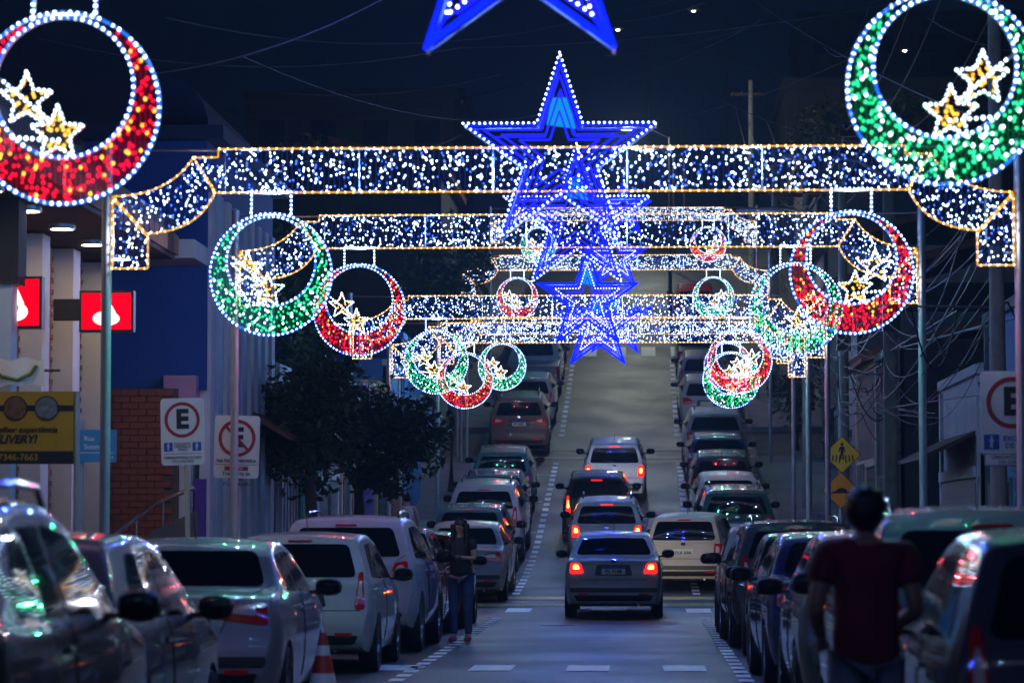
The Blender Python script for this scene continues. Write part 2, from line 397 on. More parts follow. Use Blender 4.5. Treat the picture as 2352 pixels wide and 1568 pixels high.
def star_pts(r, rot=0.0, ri=.382):
    return [((r if i % 2 == 0 else r*ri)*math.cos(R(90)+i*R(36)+rot), (r if i % 2 == 0 else r*ri)*math.sin(R(90)+i*R(36)+rot)) for i in range(10)]
def star_meshes(rnd, dotr=.97):
    out = MB(); inn = MB(); dots = MB(); fr = MB(); pan = MB(); tipd = MB()
    def outline(b, r, y, rad, n=5):
        pl = star_pts(r); pl.append(pl[0])
        for a, c in zip(pl[:-1], pl[1:]): b.tube([(a[0], y, a[1]), (c[0], y, c[1])], rad, n)
    outline(out, .925, -.02, .011)
    if dotr < .9: outline(out, .97, .02, .011)
    outline(inn, .76, -.05, .009); outline(inn, .58, -.10, .009); outline(inn, .40, -.14, .009); outline(inn, .88, .20, .006); outline(inn, .66, .25, .006)
    outline(fr, .94, .27, .008, 4)
    pl = star_pts(dotr); pl.append(pl[0])
    for p in along([(x, 0, z) for x, z in pl], .052): dots.octa((p.x, -.035 if dotr > .9 else -.08, p.z), .0112, .0122)
    for i in range(5):                                          # bars joining front and back outlines
        a = star_pts(.955)[2*i]; b = star_pts(.27)[2*i]; c = star_pts(.955)[2*i+1]
        if dotr < .9: out.tube([(a[0], -.02, a[1]), (a[0]*.76, -.06, a[1]*.76)], .012, 4)
        fr.tube([(a[0], -.02, a[1]), (a[0], .30, a[1])], .010, 4)
        fr.tube([(c[0], -.02, c[1]), (c[0], .30, c[1])], .011, 4)
    pan.add([(-.13, .1, .30), (.15, .1, .26), (.07, .1, .56), (-.08, .1, .56)], [(0, 1, 2, 3)])
    blue = MB(); blue.prism(star_pts(.37), .05, .06); blue.prism([(q[0], q[1]) for q in star_pts(.92)][:1] + [star_pts(.92)[1], star_pts(.92)[9]], .07, .08)
    cy = MB()
    for i in range(5):
        c = star_pts(.90)[2*i]; b = star_pts(.2)[(2*i+4) % 10]; cy.tube([(c[0]*.92, .03, c[1]*.92), (b[0], .03, b[1])], .008, 4); b = star_pts(.2)[(2*i+6) % 10]; cy.tube([(c[0]*.92, .03, c[1]*.92), (b[0], .03, b[1])], .008, 4)
    pan.add([(-.13, .112, .30), (.15, .112, .26), (.07, .112, .56), (-.08, .112, .56)], [(3, 2, 1, 0)])
    return [('outer_rope', out.mesh('star_outer_rope', M['rope_blue']), None), ('inner_rope', inn.mesh('star_inner_rope', M['rope_violet']), None),
            ('edge_bulbs', dots.mesh('star_edge_bulbs', M['bulb_white'], fix=False), 'stuff'), ('frame', fr.mesh('star_frame', M['frame']), None),
            ('centre_panel', pan.mesh('star_panel', M['panel_cyan']), None)]

BRAD, BIN, BOFF = .58, .425, .125
def bauble_meshes(colr, rnd, side):
    ring = MB(); rope = MB(); fill = MB(); gold = MB(); wh = MB(); net = MB(); fr = MB()
    circ = lambda r, cz, n=64: [(r*math.cos(2*math.pi*i/n), 0, cz + r*math.sin(2*math.pi*i/n)) for i in range(n+1)]
    loops = [circ(BRAD, 0), circ(BIN, BOFF)]
    for lp in loops:
        for a, b in zip(lp[:-1], lp[1:]):
            fr.tube([(a[0], .02, a[2]), (b[0], .02, b[2])], .01, 4, cap=False)
            rope.tube([(a[0], -.004, a[2]), (b[0], -.004, b[2])], .008, 4, cap=False)
        bulbs(ring, [(p.x, -.012, p.z) for p in along(lp, .046)], .0102, .0118, 0, rnd)
    cap = [(-.19, 0, .545), (-.19, 0, .79), (.19, 0, .79), (.19, 0, .545)]
    for a, b in zip(cap[:-1], cap[1:]):
        fr.tube([(a[0], .02, a[2]), (b[0], .02, b[2])], .01, 4); rope.tube([(a[0], -.004, a[2]), (b[0], -.004, b[2])], .007, 4)
    bulbs(ring, [(p.x, -.012, p.z) for p in along(cap, .042)], .013, .015, 0, rnd)
    sq = [(-BRAD, -BRAD), (BRAD, -BRAD), (BRAD, BRAD), (-BRAD, BRAD)]
    cres = lambda x, z: x*x+z*z < (BRAD-.02)**2 and x*x+(z-BOFF)**2 > (BIN+.015)**2
    pts = scatter(sq, 900, rnd, cres, .024)
    kk = 4 if colr == 'green' else 6; main = [p for i, p in enumerate(pts) if i % kk]; spark = [p for i, p in enumerate(pts) if i % kk == 0]
    bulbs(fill, main, .0102, .0138, 0, rnd)
    bulbs(wh if colr == 'green' else gold, spark, .0105, .014, 0, rnd)
    for k in range(-18, 19):                                    # strings across the crescent, their glow standing in for the bulbs' bloom
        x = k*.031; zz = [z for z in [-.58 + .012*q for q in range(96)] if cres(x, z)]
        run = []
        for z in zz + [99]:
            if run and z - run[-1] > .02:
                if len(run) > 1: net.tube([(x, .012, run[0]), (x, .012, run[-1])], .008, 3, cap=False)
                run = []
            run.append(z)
    s = side
    for (cx, cz, r) in ((.03*s, -.16, .17), (.22*s, .05, .165)):
        pl = [(cx + x, cz + z) for x, z in star_pts(r, 0, .45)]; cl = [(x, 0, z) for x, z in pl]; cl.append(cl[0])
        bulbs(ring, [(p.x, -.03, p.z) for p in along(cl, .032)], .0092, .0105, 0, rnd)
        for a, b in zip(cl[:-1], cl[1:]): fr.tube([(a[0], -.01, a[2]), (b[0], -.01, b[2])], .006, 3, cap=False)
        bulbs(gold, [(p[0], -.03, p[2]) for p in scatter(pl, 900, rnd, None, .025)], .0105, .012, 0, rnd)
    bulbs(ring, along([(.09*s, -.03, -.07), (.36*s, -.03, .16)], .035) + along([(.02*s, -.03, -.2), (.30*s, -.03, -.18)], .04), .0115, .013, 0, rnd)
    fr.tube([(.0, .02, -.58), (.0, .02, -.30)], .008, 4); fr.tube([(.36*s, .02, .16), (.42*s, .02, .2)], .006, 3)
    nm = colr
    return [('frame', fr.mesh('bauble_frame', M['frame']), None), ('rope_light', rope.mesh('bauble_halo_rope', M['rope_halo']), None),
            ('outline_bulbs', ring.mesh('bauble_outline_bulbs', M['bulb_white'], fix=False), 'stuff'),
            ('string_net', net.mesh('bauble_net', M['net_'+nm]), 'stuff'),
            ('crescent_bulbs', fill.mesh('bauble_crescent_bulbs', M['bulb_'+nm], fix=False), 'stuff'),
            ('star_bulbs', gold.mesh('bauble_star_bulbs', M['bulb_amber'], fix=False), 'stuff')] + \
           ([('sparkle_bulbs', wh.mesh('bauble_sparkle_bulbs', M['bulb_white'], fix=False), 'stuff')] if wh.v else [])

def assemble(name, loc, parts, label, cat, group, scale=1.0, rz=0.0):
    t = empty(name, loc, rz, label, cat, group); t.scale = (scale,)*3
    for nm, me, kind in parts:
        o = link(nm, me, None, t)
        if kind: o['kind'] = kind
    return t
rA = random.Random(3)
ARCH = [arch_meshes(rA), arch_meshes(rA)]
STAR = [star_meshes(rA), star_meshes(rA, .62), star_meshes(rA, .74)]
BAUB = {(c, s): bauble_meshes(c, rA, s) for c in ('red', 'green') for s in (-1, 1)}
ORD = ['first', 'second', 'third', 'fourth', 'fifth', 'sixth', 'seventh', 'last']
# y along the street, height of the band's lower edge, middle x
ARCHES = [(7.3, 4.85, -.75), (17.8, 4.81, -.73), (28.3, 4.70, -.78), (37.7, 5.05, -.83), (54.3, 5.32, -1.0), (62.0, 5.36, -.93), (73.0, 6.25, -.68), (84.0, 8.77, -.77), (97.0, 11.5, -.62)]
for i, (y, zb, cx) in enumerate(ARCHES, -1):
    w_ = ('foremost' if i < 0 else ORD[i]) if i < 7 else 'last'
    a = assemble('light_arch', (cx, y, zb), ARCH[i % 2], f'white and gold light garland arch over the street, {w_} one going uphill', 'light arch', 'light arches over the street')
    for q in (-3.0, -1.8, -.6, .6, 1.8, 3.0): lamp(a, (q, -.03, .21 + .1*math.sin(q*5)), 34 if i >= 0 else 15, (.24, .52, 1.0))
    for q in (-4.1, 4.1): lamp(a, (q, -.03, -.45), 12 if i >= 0 else 6, (.75, .8, 1.0))
    for s in (-1, 1):
        px = s*4.33; g = G(y) + .1 - zb
        MB().tube([(px, .03, g), (px, .03, BHT + .06)], .05, 10).build('pole', M['pole'], a, 40)
        for q0, q1 in (((px, -.1), (s*4.2, -.1)), ((px, -.6), (s*4.2, -.6)), ((px, BHT), (s*3.2, BHT-.01))):
            MB().tube([(q0[0], .03, q0[1]), (q1[0], .03, q1[1])], .013, 5).build('bracket', M['frame'], a)
    st_ = assemble('light_star', (cx, y - .06, zb + .34), STAR[0 if i in (1, 2) else 2 if i == 0 else 1], f'blue five-pointed light star edged in white bulbs on the {w_} arch going uphill', 'star', 'blue light stars')
    for s in (-1, 1):
        colr = 'red' if (i % 2 == 0) == (s < 0) else 'green'
        dx, dz = (-.22, .09) if (i == 0 and s > 0) else (0, 0)
        bl_ = assemble('light_bauble', (cx + s*2.75 + dx, y, zb - .2 - .58 + dz), BAUB[(colr, s)],
                 f'{colr} crescent light bauble with gold stars hanging from the {w_} arch going uphill', 'light bauble', 'crescent light baubles')
        for q in (-.4, 0, .4): lamp(bl_, (q, -.03, -.42 + abs(q)*.5), 9 if i >= 0 else 4, (1, .04, .06) if colr == 'red' else (.05, 1, .4))
        lamp(bl_, (0, -.03, .56), 10, (.6, .8, 1))
    for q in (-.4, .4): lamp(st_, (q, -.16, 0), 55, (.02, .05, 1.0))

# ------------------------------------------------------------------ cars
TYPES = {
 'hatch': dict(L=3.92, Wd=1.67, belt=.96, top=[(0,.50),(.012,.58),(.045,.65),(.075,.70),(.095,.84),(.125,.95),(.165,1.02),(.30,1.23),(.42,1.38),(.47,1.435),(.62,1.465),(1.2,1.495),(1.7,1.49),(2.1,1.43),(2.5,1.21),(2.85,1.0),(3.1,.94),(3.6,.82),(3.82,.70),(3.9,.58),(3.92,.52)],
   clear=.21, wheels=(.72, 3.18), wr=.30, win=[(-.635,1.03),(.635,1.03),(.525,1.385),(-.525,1.385)], lamp=[(.535,.75),(.735,.74),(.725,.99),(.60,.985)], plate=(.80,.0), bump=.66,
   side=[[(.62,1.02),(1.55,1.0),(1.55,1.39),(.95,1.38)],[(1.63,1.0),(2.62,.99),(2.15,1.36),(1.63,1.395)]], shield=[(-.62,1.03),(.62,1.03),(.50,1.38),(-.50,1.38)]),
 'sedan': dict(L=4.3, Wd=1.69, belt=.97, top=[(0,.50),(.012,.58),(.045,.65),(.07,.70),(.09,.90),(.12,.98),(.18,1.005),(.5,1.035),(.72,1.07),(.9,1.17),(1.12,1.32),(1.25,1.385),(1.45,1.425),(1.8,1.45),(2.2,1.445),(2.5,1.39),(2.95,1.16),(3.25,1.0),(3.5,.94),(4.0,.82),(4.2,.70),(4.28,.58),(4.3,.52)],
   clear=.21, wheels=(.78, 3.36), wr=.30, win=[(-.65,1.085),(.65,1.085),(.53,1.365),(-.53,1.365)], lamp=[(.50,.78),(.745,.77),(.735,.965),(.56,.96)], plate=(.83,.0), bump=.66,
   side=[[(.98,1.05),(1.9,1.02),(1.9,1.36),(1.32,1.33)],[(1.98,1.02),(2.98,1.0),(2.55,1.33),(1.98,1.36)]], shield=[(-.62,1.03),(.62,1.03),(.50,1.34),(-.50,1.34)]),
 'suv': dict(L=4.3, Wd=1.80, belt=1.08, top=[(0,.56),(.015,.66),(.05,.74),(.08,.80),(.10,.98),(.14,1.08),(.19,1.15),(.30,1.36),(.40,1.52),(.44,1.575),(.65,1.62),(1.4,1.655),(2.0,1.64),(2.35,1.56),(2.75,1.31),(3.05,1.12),(3.3,1.07),(3.95,.97),(4.2,.82),(4.28,.66),(4.3,.58)],
   clear=.29, wheels=(.80, 3.42), wr=.345, win=[(-.68,1.17),(.68,1.17),(.56,1.52),(-.56,1.52)], lamp=[(.53,.90),(.775,.88),(.765,1.12),(.62,1.10)], plate=(.95,.0), bump=.74,
   side=[[(.66,1.15),(1.65,1.13),(1.65,1.54),(.98,1.52)],[(1.73,1.13),(2.85,1.12),(2.35,1.49),(1.73,1.545)]], shield=[(-.66,1.16),(.66,1.16),(.54,1.52),(-.54,1.52)]),
 'wagon': dict(L=4.1, Wd=1.63, belt=.95, top=[(0,.46),(.012,.55),(.04,.62),(.055,.68),(.065,.90),(.085,.965),(.12,1.03),(.20,1.22),(.29,1.39),(.34,1.435),(.5,1.46),(1.2,1.48),(1.75,1.47),(2.1,1.41),(2.5,1.19),(2.85,.99),(3.1,.93),(3.75,.82),(3.98,.72),(4.07,.58),(4.1,.5)],
   clear=.20, wheels=(.78, 3.28), wr=.29, win=[(-.63,1.01),(.63,1.01),(.53,1.375),(-.53,1.375)], lamp=[(.585,.66),(.745,.66),(.74,.95),(.60,.945)], plate=(.78,.0), bump=.63,
   side=[[(.40,1.02),(1.5,1.0),(1.5,1.38),(.62,1.36)],[(1.58,1.0),(2.62,.99),(2.15,1.34),(1.58,1.38)]], shield=[(-.60,1.02),(.60,1.02),(.50,1.36),(-.50,1.36)]),
 'pickup': dict(L=5.2, Wd=1.80, belt=1.10, top=[(0,.62),(.015,.72),(.04,.76),(.05,.80),(.055,1.04),(.075,1.09),(.12,1.10),(1.5,1.11),(1.62,1.13),(1.66,1.25),(1.80,1.62),(1.88,1.70),(2.1,1.75),(2.7,1.76),(3.05,1.69),(3.45,1.40),(3.8,1.16),(4.1,1.10),(4.8,1.0),(5.08,.86),(5.17,.70),(5.2,.62)],
   clear=.34, wheels=(1.05, 4.2), wr=.37, win=[(-.62,1.22),(.62,1.22),(.56,1.62),(-.56,1.62)], lamp=[(.70,.78),(.86,.78),(.855,1.07),(.72,1.07)], plate=(.66,.0), bump=.76,
   side=[[(1.95,1.19),(2.6,1.18),(2.6,1.62),(2.0,1.62)],[(2.68,1.18),(3.75,1.17),(3.1,1.59),(2.68,1.63)]], shield=[(-.66,1.2),(.66,1.2),(.56,1.64),(-.56,1.64)]),
}
def rounded(poly, r=.04, n=4):
    out = []; k = len(poly)
    for i in range(k):
        p = Vector(poly[i]); a = Vector(poly[i-1]); b = Vector(poly[(i+1) % k])
        da, db = (a-p), (b-p); ra = min(r, da.length*.45); rb = min(r, db.length*.45)
        p0 = p + da.normalized()*ra; p2 = p + db.normalized()*rb
        for j in range(n+1):
            t = j/n; out.append(p0*(1-t)**2 + p*2*t*(1-t) + p2*t*t)
        q = b + (p-b).normalized()*min(r, (p-b).length*.45); L = (q-p2).length; m = int(L/.09)
        for j in range(1, m): out.append(p2 + (q-p2)*(j/m))
    return [(v.x, v.y) for v in out]
def body_mesh(t):
    L, hw0, H, belt, clr = t['L'], t['Wd']/2, max(z for _, z in t['top']), t['belt'], t['clear']
    ty = [p[0] for p in t['top']]; tz = [p[1] for p in t['top']]
    zt = lambda y: float(np.interp(y, ty, tz))
    def zb(y):
        b = float(np.interp(y, [0, .02, .06, .3, L-.35, L-.08, L-.02, L], [clr+.20, clr+.12, clr+.05, clr, clr, clr+.05, clr+.12, clr+.2]))
        for wy in t['wheels']:
            r = t['wr']*1.17
            if abs(y-wy) < r: b = max(b, t['wr'] + math.sqrt(r*r-(y-wy)**2))
        return b
    wz = lambda z: float(np.interp(z, [0, clr, clr+.12, .5, .62, .8, belt-.06, belt, belt+.03, H-.1, H+.05], [.9, .92, .965, .995, 1.0, .992, .975, .955, .935, .76, .70]))
    plan = lambda y: 1 - .10*max(0, 1-y/.30)**2.2 - .03*max(0, 1-y/1.2) - .17*max(0, 1-(L-y)/.55)**2.2 - .03*max(0, 1-(L-y)/1.4)
    st = set()
    for a, b in zip(t['top'][:-1], t['top'][1:]):
        n = max(1, int(math.hypot(b[0]-a[0], b[1]-a[1])/.09))
        for i in range(n): st.add(round(a[0]+(b[0]-a[0])*i/n, 5))
    st.add(L)
    for wy in t['wheels']:
        r = t['wr']*1.17
        for k in range(-8, 9): st.add(round(wy + r*math.sin(k*math.pi/16), 5))
    st = sorted(st)
    hs = [clr+.01, .34, .42, .5, .58, .66, .74, .82, .9, belt-.03, belt, belt+.05, belt+.15, belt+.28, belt+.4, belt+.5]
    vs = []; rings = []
    for y in st:
        T, B, P = zt(y), zb(y), plan(y)
        B = min(B, T-.03)
        slopey = min(1.0, abs(zt(y+.03)-zt(y-.03))/.06)
        r = min(.085 if T > belt+.1 else .06, (T-B)*.45); r *= (1-.35*slopey)
        pts = [(0, B), (.5*hw0*wz(B)*P, B), (.86*hw0*wz(B)*P, B)]
        for h in hs:
            z = min(max(h, B), T-r); pts.append((hw0*wz(z)*P, z))
        xs = hw0*wz(T-r)*P
        for k in range(1, 5):
            a = k*math.pi/8; pts.append((xs-r*(1-math.cos(a)), T-r+r*math.sin(a)))
        xe = xs-r; cr = .03 if T > belt+.1 else .018
        for s in (.8, .6, .4, .2, 0): pts.append((xe*s, T+cr*(1-s*s)))
        bow = lambda x: .055*(x/hw0)**2*max(0, 1-y/1.0) - .11*(x/hw0)**2*max(0, 1-(L-y)/1.0)
        full = [(x, y+bow(x), z) for x, z in pts] + [(-x, y+bow(x), z) for x, z in pts[-2:0:-1]]
        rings.append(len(vs)); vs += full; n = len(full)
    fs = []
    for a, b in zip(rings[:-1], rings[1:]):
        for j in range(n): fs.append((a+j, a+(j+1) % n, b+(j+1) % n, b+j))
    fs += [tuple(rings[0]+j for j in range(n)), tuple(rings[-1]+j for j in range(n))[::-1]]
    bm = bmesh.new(); bv = [bm.verts.new(v) for v in vs]
    for f in fs:
        try: bm.faces.new([bv[i] for i in f])
        except ValueError: pass
    bmesh.ops.remove_doubles(bm, verts=bm.verts, dist=.0008)
    bmesh.ops.dissolve_degenerate(bm, edges=bm.edges, dist=.0005)
    bmesh.ops.triangulate(bm, faces=[f for f in bm.faces if len(f.verts) > 4])
    bmesh.ops.recalc_face_normals(bm, faces=bm.faces)
    me = bpy.data.meshes.new('car_body'); bm.to_mesh(me)
    bvh = BVHTree.FromBMesh(bm); bm.free()
    me.shade_smooth(); me.set_sharp_from_angle(angle=R(38))
    return me, bvh
DIRS = {'rear': lambda a, b, L: (Vector((a, -2, b)), Vector((0, 1, 0))), 'front': lambda a, b, L: (Vector((a, L+2, b)), Vector((0, -1, 0))),
        'right': lambda a, b, L: (Vector((3, a, b)), Vector((-1, 0, 0))), 'left': lambda a, b, L: (Vector((-3, a, b)), Vector((1, 0, 0)))}
def cast(bvh, a, b, d, L, off):
    o, v = DIRS[d](a, b, L); h = bvh.ray_cast(o, v)
    if h[0] is None:
        h = bvh.find_nearest(o + v*2.2)
    n = h[1]
    if n.dot(v) > 0: n = -n
    return h[0] + (n*.6 - v*.4).normalized()*off
def patch(bvh, poly, d, L, off=.005, rings=4, rnd=.04, thick=.012):
    pl = rounded(poly, rnd); cx = sum(p[0] for p in pl)/len(pl); cz = sum(p[1] for p in pl)/len(pl)
    b = MB(); n = len(pl); vs = [cast(bvh, x, z, d, L, -thick) for x, z in pl]
    for k in range(rings):
        s = 1 - k/rings
        vs += [cast(bvh, cx+(x-cx)*s, cz+(z-cz)*s, d, L, off) for x, z in pl]
    vs.append(cast(bvh, cx, cz, d, L, off))
    fs = [(k*n+j, k*n+(j+1) % n, (k+1)*n+(j+1) % n, (k+1)*n+j) for k in range(rings) for j in range(n)]
    c = len(vs)-1; fs += [(rings*n+j, rings*n+(j+1) % n, c) for j in range(n)]
    return b.add(vs, fs)
def stripe(bvh, line, d, L, w=.008, off=.002):
    pts = along([(p[0], 0, p[1]) for p in line], .05) + [Vector((line[-1][0], 0, line[-1][1]))]
    return MB().tube([cast(bvh, p.x, p.z, d, L, off) for p in pts], w/2, 4)
def ellip(b, c, rx, ry, rz, n=10, m=6, pw=.75):
    vs = []; fs = []
    f = lambda q: math.copysign(abs(q)**pw, q)
    for i in range(m+1):
        a = math.pi*i/m - math.pi/2
        for j in range(n):
            q = 2*math.pi*j/n
            vs.append((c[0]+rx*f(math.cos(a))*f(math.cos(q)), c[1]+ry*f(math.cos(a))*f(math.sin(q)), c[2]+rz*f(math.sin(a))))
    for i in range(m):
        for j in range(n): fs.append((i*n+j, i*n+(j+1) % n, (i+1)*n+(j+1) % n, (i+1)*n+j))
    return b.add(vs, fs)
WHEEL = {}
def wheel_meshes(r):
    if r in WHEEL: return WHEEL[r]
    t = MB().lathe([(r*.64, -.085), (r*.93, -.10), (r, -.075), (r, .075), (r*.93, .10), (r*.64, .085), (r*.62, .0), (r*.64, -.085)], n=28, axis='x').mesh('tyre', M['tyre'], 50)
    w = MB().lathe([(r*.65, -.06), (r*.65, .082), (r*.60, .086), (r*.58, .03), (.0, .03)], n=24, axis='x')
    for k in range(5):
        q = 2*math.pi*k/5; c, s = math.cos(q), math.sin(q); p = lambda rad, tan, x: (x, rad*c-tan*s, rad*s+tan*c)
        w.add([p(.04, -.035, .055), p(.04, .035, .055), p(r*.62, .022, .082), p(r*.62, -.022, .082), p(.04, -.035, .03), p(.04, .035, .03), p(r*.62, .022, .03), p(r*.62, -.022, .03)],
              [(0,1,2,3),(0,4,5,1),(1,5,6,2),(3,7,4,0)])
    w.lathe([(.05, .03), (.05, .065), (0, .067)], n=12, axis='x')
    WHEEL[r] = (t, w.mesh('rim', M['rim'], 40)); return WHEEL[r]
CACHE = {}
def car_parts(tp, var):
    key = (tp, var)
    if key in CACHE: return CACHE[key]
    t = dict(TYPES[tp]); L = t['L']; hw = t['Wd']/2
    if var == 'tall': t['lamp'] = [(x, z) for x, z in [(t['lamp'][0][0]+.08, t['lamp'][0][1]-.06), (t['lamp'][1][0], t['lamp'][1][1]-.06), (t['lamp'][2][0]-.02, t['lamp'][2][1]+.10), (t['lamp'][3][0]+.06, t['lamp'][3][1]+.10)]]
    if var == 'wide': t['lamp'] = [(t['lamp'][0][0]-.20, t['lamp'][0][1]+.06), (t['lamp'][1][0], t['lamp'][1][1]+.01), (t['lamp'][2][0], t['lamp'][2][1]+.0), (t['lamp'][3][0]-.08, t['lamp'][3][1]-.02)]
    me, bvh = CACHE.get(('body', tp)) or body_mesh(t); CACHE[('body', tp)] = (me, bvh)
    P = [('body', me, 'paint', None)]
    def add(n, b, m, par='body', sm=45): P.append((n, b.mesh(n, None, sm), m, par))
    add('rear_window', patch(bvh, t['win'], 'rear', L, .006, 5, .07), 'glass')
    add('windscreen', patch(bvh, t['shield'], 'front', L, .006, 4, .07), 'glass')
    for d, s in (('right', 1), ('left', -1)):
        for w in t['side']: add('side_window', patch(bvh, w, d, L, .004, 3, .05), 'glass')
        xm = t['side'][0][1][0]+.04
        add('door_seam', stripe(bvh, [(xm, t['clear']+.1), (xm, t['belt']+.02)], d, L, .01), 'black')
        add('door_handle', patch(bvh, [(xm-.22, t['belt']-.11), (xm-.06, t['belt']-.11), (xm-.06, t['belt']-.075), (xm-.22, t['belt']-.075)], d, L, .02, 2, .015), 'paint')
        lp = [(s*x, z) for x, z in t['lamp']]
        add('tail_light', patch(bvh, lp, 'rear', L, .010, 4, .045), 'lamp', 'body')
        cx = sum(p[0] for p in lp)/4; cz = sum(p[1] for p in lp)/4
        add('lamp_core', patch(bvh, [(cx+(x-cx)*.48, cz+.02+(z-cz)*.42) for x, z in lp], 'rear', L, .016, 3, .03), 'core', 'tail_light')
        rf = [(s*.42, t['bump']-.26), (s*.60, t['bump']-.26), (s*.60, t['bump']-.22), (s*.42, t['bump']-.22)]
        add('reflector', patch(bvh, rf, 'rear', L, .006, 2, .01), 'reflector')
        hl = [(s*.46, t['belt']-.28), (s*.72, t['belt']-.26), (s*.70, t['belt']-.14), (s*.50, t['belt']-.18)]
        add('headlight', patch(bvh, hl, 'front', L, .008, 3, .04), 'head')
        ym = t['side'][1][1][0]-.12
        mb = MB(); ellip(mb, (s*(hw+.105), ym, t['belt']+.07), .115, .06, .08)
        mb.box(min(s*(hw-.06), s*(hw+.06)), max(s*(hw-.06), s*(hw+.06)), ym-.02, ym+.03, t['belt']+.005, t['belt']+.04)
        add('mirror', mb, 'mirror')
        mg = MB(); ellip(mg, (s*(hw+.105), ym-.045, t['belt']+.07), .095, .022, .062); add('mirror_glass', mg, 'glass', 'mirror')
    bm_ = t['bump']
    add('bumper_insert', patch(bvh, [(-hw*.74, t['clear']+.10), (hw*.74, t['clear']+.10), (hw*.80, t['clear']+.20), (-hw*.80, t['clear']+.20)], 'rear', L, .006, 3, .03), 'black')
    pz = t['plate'][0] if var != 'lowplate' else bm_-.14
    if var in ('a', 'tall', 'lowplate', 'wide'):
        add('plate_recess', patch(bvh, [(-.32, pz-.085), (.32, pz-.085), (.28, pz+.10), (-.28, pz+.10)], 'rear', L, .003, 2, .03), 'black')
    pl = MB(); q = [cast(bvh, x, z, 'rear', L, .012) for x, z in ((-.2, pz-.062), (.2, pz-.062), (.2, pz+.062), (-.2, pz+.062))]
    ymn = min(v.y for v in q)-.004
    pl.box(-.2, .2, ymn-.006, ymn+.03, pz-.062, pz+.062); add('license_plate', pl, 'plate', 'body', None)
    add('plate_band', MB().box(-.2, .2, ymn-.008, ymn-.004, pz+.032, pz+.062), 'plateband', 'license_plate', None)
    P[-1] = P[-1] + ((ymn-.010, pz),)
    if tp in ('sedan', 'wagon'): add('bumper_strip', patch(bvh, [(-hw*.86, bm_-.20), (hw*.86, bm_-.20), (hw*.87, bm_-.12), (-hw*.87, bm_-.12)], 'rear', L, .014, 3, .03), 'black')
    zl = t['bump']+.015
    add('lid_seam', stripe(bvh, [(-t['lamp'][0][0]-.06, zl), (t['lamp'][0][0]+.06, zl)], 'rear', L, .010), 'black')
    for s in (-1, 1): add('lid_seam', stripe(bvh, [(s*(t['lamp'][0][0]+.06), zl), (s*(t['lamp'][3][0]-.01), t['lamp'][3][1]), (s*(t['win'][1][0]+.05), t['win'][0][1]+.02)], 'rear', L, .008), 'black')
    add('badge', patch(bvh, [(-.045, pz+.13), (.045, pz+.13), (.045, pz+.19), (-.045, pz+.19)], 'rear', L, .008, 2, .03), 'chrome')
    if tp in ('hatch', 'suv', 'wagon'):
        z0 = t['win'][0][1]+.015
        add('wiper', stripe(bvh, [(.0, z0), (-.30, z0+.05)], 'rear', L, .022, .014), 'black')
        add('brake_strip', patch(bvh, [(-.13, t['win'][2][1]+.02), (.13, t['win'][2][1]+.02), (.13, t['win'][2][1]+.04), (-.13, t['win'][2][1]+.04)], 'rear', L, .012, 1, .008), 'strip')
    H = max(z for _, z in t['top'])
    yr = t['side'][0][0][0]+.55
    add('antenna', MB().tube([(0, yr, H-.01), (0, yr-.17, H+.22)], .006, 5, .003), 'black')
    if tp == 'suv' or var == 'rails':
        for s in (-1, 1):
            x = s*hw*.62; yy = [yr-.1, yr+.05, yr+.6, yr+1.15, yr+1.3]
            add('roof_rail', MB().tube([(x, yy[0], H-.03), (x, yy[1], H+.055), (x, yy[2], H+.075), (x, yy[3], H+.06), (x, yy[4], H-.03)], .018, 6), 'rail')
    if tp != 'pickup':
        add('exhaust', MB().tube([(hw*.5, .10, t['clear']+.04), (hw*.5, .40, t['clear']+.04)], .028, 8), 'chrome')
    CACHE[key] = P; return P
PAINT = {}
def paint_mat(c):
    if c not in PAINT:
        col, met = c
        PAINT[c] = mat('car_paint', col, .45, met*.25, .75, var=.14, scale=1.6, spec=.06); PAINT[c].node_tree.nodes['Principled BSDF'].inputs['Coat Roughness'].default_value = .022
    return PAINT[c]
SILVER = ((.24, .25, .275), .6); WHITE = ((.44, .44, .45), .0); BLACK = ((.012, .012, .015), .3); GREY = ((.10, .105, .115), .5)
BROWN = ((.12, .095, .085), .5); RED = ((.22, .012, .015), .2); NAVY = ((.015, .025, .09), .3); GREEN = ((.03, .07, .06), .3)
CREAM = ((.55, .50, .40), .0); LILAC = ((.36, .35, .44), .1); TEAL = ((.03, .10, .11), .4); PURPLE = ((.08, .04, .10), .3); DGREY = ((.05, .055, .065), .4)
FR = (1, 'x')
